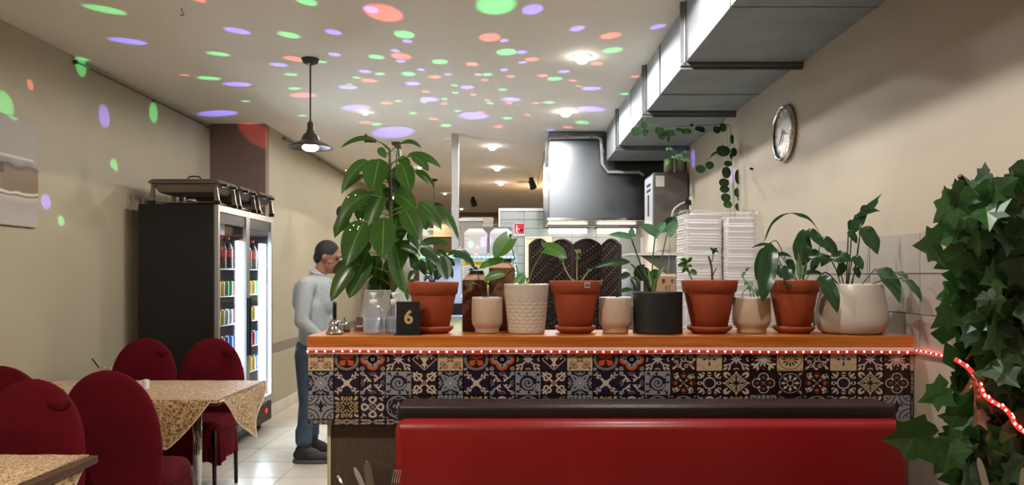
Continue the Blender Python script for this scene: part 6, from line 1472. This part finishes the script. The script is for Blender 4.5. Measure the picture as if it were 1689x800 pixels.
pe = thing('person', 'man in light grey long-sleeved top, blue jeans and dark trainers standing behind the counter end', 'person', (cx(513, PYY), PYY, 0))
hd = Vector((px_(541), 0.0, pz(424))); nk = Vector((px_(527), 0, pz(452))); ch = Vector((px_(519), 0, pz(490))); wa = Vector((px_(515), 0, pz(545))); pv = Vector((px_(512), 0, pz(580)))
sh_n = Vector((px_(514), -.165, pz(470))); sh_f = Vector((px_(526), .165, pz(468)))
el_n = Vector((px_(511), -.235, pz(527))); wr_n = Vector((px_(541), -.20, pz(556))); el_f = Vector((px_(522), .23, pz(525))); wr_f = Vector((px_(552), .17, pz(553)))
hip_n = pv + Vector((0, -.09, -.02)); hip_f = pv + Vector((.01, .09, -.02)); kn_n = Vector((px_(514), -.10, pz(660))); kn_f = Vector((px_(514), .10, pz(660))); an_n = Vector((px_(508), -.12, .10)); an_f = Vector((px_(504), .16, .10))
body = B()
tilt = Matrix.Rotation(.32, 3, 'Y')      # the head looks down
def hp_(x, y, z): return hd + tilt @ Vector((x, y, z))
ell(body, hp_(-.008, 0, .022), .098, .076, .10, tilt); ell(body, hp_(.03, 0, -.05), .06, .058, .066, tilt)
capsule(body, hp_(.055, 0, -.098), hp_(.062, 0, -.092), .024, .022); capsule(body, hp_(.085, 0, .012), hp_(.108, 0, -.028), .009, .014); capsule(body, hp_(.098, -.012, -.034), hp_(.098, .012, -.034), .010, .010)
capsule(body, hp_(.089, -.018, -.057), hp_(.089, .018, -.057), .009, .009); capsule(body, hp_(.086, -.016, -.073), hp_(.086, .016, -.073), .0095, .0095); capsule(body, hp_(.080, -.040, .030), hp_(.080, .040, .030), .014, .014)
for s in (-1, 1): 
    ell(body, hp_(-.012, s * .076, -.004), .015, .010, .028, tilt); capsule(body, hp_(.052, s * .040, -.022), hp_(.035, s * .05, -.03), .016, .018)
capsule(body, nk + Vector((-.012, 0, -.03)), hp_(-.015, 0, -.05), .058, .052)
capsule(body, ch, wa, .10, .09, sy=1.2); capsule(body, sh_n, sh_f, .055, .055); capsule(body, hip_n, hip_f, .085, .085)
for A, E, W in ((sh_n, el_n, wr_n), (sh_f, el_f, wr_f)): capsule(body, A, E, .044, .036); capsule(body, E, W, .036, .026)
for H_, K_, A_ in ((hip_n, kn_n, an_n), (hip_f, kn_f, an_f)): capsule(body, H_, K_, .07, .048); capsule(body, K_, A_, .048, .034)
for W, E, s in ((wr_n, el_n, 1), (wr_f, el_f, -1)):
    d = (W - E).normalized(); sd = Vector((0, 1, 0)); sd = (sd - d * sd.dot(d)).normalized(); up = d.cross(sd)
    pc = W + d * .055; capsule(body, W, W + d * .03, .024, .028); 
    for k in range(4):
        o = sd * (k - 1.5) * .020; b0_ = W + d * .02 + o * .6; b1_ = W + d * .085 + o
        capsule(body, b0_, b1_, .013, .0105); Lf = (.030, .036, .033, .024)[k if s > 0 else 3 - k]; c1_ = b1_ + (d * .85 - Vector((0, 0, .5))).normalized() * Lf; c2_ = c1_ + (d * .5 - Vector((0, 0, .85))).normalized() * Lf * .8
        capsule(body, b1_, c1_, .0095, .0088); capsule(body, c1_, c2_, .0088, .0078)
    tb = W + d * .025 + sd * s * .018; t1 = tb + (d * .6 + sd * s * .8).normalized() * .035; capsule(body, tb, t1, .013, .011); capsule(body, t1, t1 + (d * .9 + sd * s * .1 - Vector((0, 0, .3))).normalized() * .03, .0105, .009)
for A_ in (an_n, an_f): capsule(body, A_, A_ + Vector((.0, 0, -.05)), .034, .036); capsule(body, A_ + Vector((-.03, 0, -.06)), A_ + Vector((.14, 0, -.07)), .03, .025)
remeshed('body', body, m_skin, pe, .0055, 4)
hair = B(); ell(hair, hp_(-.018, 0, .032), .100, .082, .100, tilt); ell(hair, hp_(-.06, 0, -.02), .052, .066, .062, tilt)
ho = remeshed('hair', hair, m_hair, pe, .007, 3)
# trim the hair to a hairline over the forehead
bm = bmesh.new(); bm.from_mesh(ho.data); inv = tilt.inverted(); dl = []
for v in bm.verts:
    l = inv @ (v.co - hd)
    if l.x > .062 and l.z < .072 or (l.x > .0 and l.z < .02) or (l.x > -.03 and l.z < -.03): dl.append(v)
bmesh.ops.delete(bm, geom=dl, context='VERTS'); bm.to_mesh(ho.data); bm.free()
for s in (-1, 1): mk('eye', lathe(B(), [(0, -.011), (.008, -.007), (.011, 0), (.008, .007), (0, .011)], c=hp_(.077, s * .030, .008), seg=12), mat('eye', '#1a1412', .2), pe, True); mk('eyebrow', tube(B(), [hp_(.094, s * .014, .034), hp_(.090, s * .034, .039), hp_(.076, s * .052, .034)], .004, 6), m_hair, pe, True)
shirt = B()
capsule(shirt, Vector((px_(519), 0, pz(478))), Vector((px_(519), 0, pz(500))), .118, .122, sx=1.0, sy=1.45, seg=24); capsule(shirt, Vector((px_(519), 0, pz(505))), Vector((px_(516), 0, pz(560))), .115, .112, sx=1.0, sy=1.42, seg=24)
capsule(shirt, sh_n + Vector((0, .01, 0)), sh_f - Vector((0, .01, 0)), .068, .068); capsule(shirt, nk + Vector((-.014, 0, -.045)), nk + Vector((-.010, 0, -.006)), .085, .066)
for A, E, W in ((sh_n, el_n, wr_n), (sh_f, el_f, wr_f)): capsule(shirt, A, E, .066, .054); capsule(shirt, E, E + (W - E) * .86, .053, .040)
for k in range(5): capsule(shirt, el_n + (wr_n - el_n) * (.1 + .16 * k) + Vector((0, -.0, 0)), el_n + (wr_n - el_n) * (.13 + .16 * k), .054 - .002 * k, .050 - .002 * k)
so = remeshed('long_sleeved_top', shirt, m_shirt, pe, .009, 3)
bm = bmesh.new(); bm.from_mesh(so.data); bmesh.ops.delete(bm, geom=[v for v in bm.verts if v.co.z < pz(571)], context='VERTS'); bm.to_mesh(so.data); bm.free()
mk('collar', tube(B(), [nk + Vector((-.012, 0, -.002)) + Vector((.064 * math.cos(a), .064 * math.sin(a), -.018 * math.cos(a) + .006)) for a in [2 * PI * k / 24 for k in range(25)]], .009, 6), m_shirt, pe, True)
mk('chest_print', box(B(), px_(546), px_(546) + .004, -.05, .02, pz(471), pz(465)), m_black, pe)
je = B(); capsule(je, pv + Vector((-.004, 0, .045)), pv + Vector((0, 0, -.02)), .105, .118, sx=1.02, sy=1.42, seg=24)
for H_, K_, A_ in ((hip_n, kn_n, an_n), (hip_f, kn_f, an_f)):
    capsule(je, H_, K_, .098, .070); capsule(je, K_, A_ + Vector((0, 0, .09)), .070, .056)
    for k in range(3): capsule(je, A_ + Vector((-.005, 0, .075 + .035 * k)), A_ + Vector((.008, 0, .08 + .035 * k)), .059, .058)
remeshed('jeans', je, m_jean, pe, .009, 3)
for A_ in (an_n, an_f):
    s_ = B(); capsule(s_, Vector((A_.x - .035, A_.y, .062)), Vector((A_.x + .06, A_.y, .058)), .046, .046); capsule(s_, Vector((A_.x + .05, A_.y, .055)), Vector((A_.x + .175, A_.y - .005, .042)), .045, .034, sy=1.2); capsule(s_, Vector((A_.x - .015, A_.y, .09)), Vector((A_.x + .01, A_.y, .145)), .052, .048); capsule(s_, Vector((A_.x + .02, A_.y, .085)), Vector((A_.x + .09, A_.y, .062)), .048, .042)
    so = remeshed('trainer', s_, m_shoe, pe, .006, 3)
    bm = B(); rings = []
    for z, g in ((.001, .0), (.012, .006), (.030, .003), (.034, -.004)):
        ring = []
        for k in range(32):
            a = 2 * PI * k / 32; c, s = math.cos(a), math.sin(a); ring.append(Vector((A_.x + .068 + (.148 + g) * c, A_.y + (.046 + g + .006 * c) * abs(s) ** .8 * (1 if s > 0 else -1), z + (.012 if c > .85 else 0) * (z < .01))))
        rings.append(ring)
    mk('sole', loft(bm, rings), m_sole, so, True)
    for k in range(3): mk('lace', tube(B(), [(A_.x + .05 + .025 * k, A_.y - .03, .09 - .006 * k), (A_.x + .055 + .025 * k, A_.y, .104 - .007 * k), (A_.x + .05 + .025 * k, A_.y + .03, .09 - .006 * k)], .003, 5), m_sole, so, True)

# ---------------------------------------------------------------- the projector's coloured spots
G_, B_, R_ = (.10, 1.0, .32), (.22, .16, 1.0), (1.0, .14, .12)
spots = """174 16 G 60|212 68 B 60|360 89 G 37|392 51 B 40|345 129 G 42|305 124 R 18|392 139 B 50|405 167 G 18|360 187 B 80|327 0 R 24|480 123 G 23|477 58 G 36|552 90 B 22|460 107 B 32|530 102 G 18|486 146 G 23|501 157 R 45|499 191 G 20|488 97 R 40
621 94 G 27|662 93 R 35|652 84 B 16|661 101 B 18|602 118 B 22|627 122 G 18|588 128 G 14|609 133 R 28|574 144 B 34|576 139 G 12|674 122 G 26|694 115 B 15|681 138 B 27|726 102 G 28|779 106 R 23|739 123 B 14|718 127 R 22|750 141 G 13|771 144 B 25|702 151 R 14|751 153 G 13|780 156 R 12|799 132 R 13|804 123 G 18|789 123 B 15|832 115 B 15|842 126 R 16|829 148 G 15|808 170 G 13|804 165 R 12|843 164 B 33|840 170 R 14|708 164 B 35|733 163 G 12|732 171 R 12|699 168 G 12|638 170 R 22|657 167 G 13|588 178 B 52|681 187 G 15|715 196 R 17|754 183 G 12|793 185 R 12|781 191 B 53|837 195 G 18|822 209 R 18|736 207 G 20|738 228 R 12|602 202 R 21|621 205 G 20|649 218 B 80
633 22 R 65|612 16 B 26|505 2 G 36|672 68 B 18|550 53 B 28|667 57 G 36|818 8 G 72|878 16 B 38|808 62 R 38|832 67 B 16|835 86 G 36|860 86 B 20|952 47 B 27|1007 59 R 36|1010 83 G 36|1085 44 B 28|877 98 R 25|862 103 B 15|930 118 B 20|915 130 G 28|895 125 R 20|945 133 R 14|984 105 R 22|975 146 B 35|955 142 R 12|906 169 G 21|884 170 R 12|870 189 R 12|974 180 B 52|950 185 R 10|960 202 G 27|937 210 R 20|908 214 B 14|1048 126 R 18|1032 155 G 20"""
src = Vector((-.38, 6.0, 1.36))
def spot(tg, half, c):
    d = tg - src; D = d.length
    base = {'G': G_, 'B': B_, 'R': R_}[c]
    o = lamp('projector_beam', 'SPOT', src, KP * D * D * {'G': .8, 'B': 1.35, 'R': 1.0}[c], base, spot_size=2 * math.atan(half / D), spot_blend=.6, shadow_soft_size=.003)
    o.rotation_euler = d.to_track_quat('-Z', 'Y').to_euler()
KP = 62.0
for ln_ in spots.replace('\n', '|').split('|'):
    x, y, c, wd = ln_.split(); x, y, wd = float(x), float(y), float(wd); q = PC(x, y)
    d = q - src; cx_ = abs(d.z) / math.hypot(d.z, d.x); spot(q, wd / 2 / F * q.y * cx_ * .98 * 1.08, c)
for x, y, c, hh in ((133, 108, 'G', 40), (172, 192, 'B', 44), (253, 186, 'G', 38), (188, 274, 'G', 30), (76, 333, 'B', 32), (101, 364, 'G', 22), (8, 172, 'G', 50), (50, 140, 'R', 20)):
    q = PW(x, y, XL); spot(q, hh / 2 / F * q.y * .9, c)
for x, y, c, hh in ((1143, 262, 'B', 40), (1209, 290, 'B', 30)):
    q = PW(x, y, XR); spot(q, hh / 2 / F * q.y * .8, c)
spot(P(1104, 268, 6.95), .05, 'G'); spot(P(425, 222, 7.5), .12, 'R'); spot(P(777, 401, 6.6), .03, 'G'); spot(P(788, 408, 6.6), .028, 'R'); spot(P(803, 396, 6.6), .06, 'B'); spot(P(1122, 246, 6.84), .04, 'B')
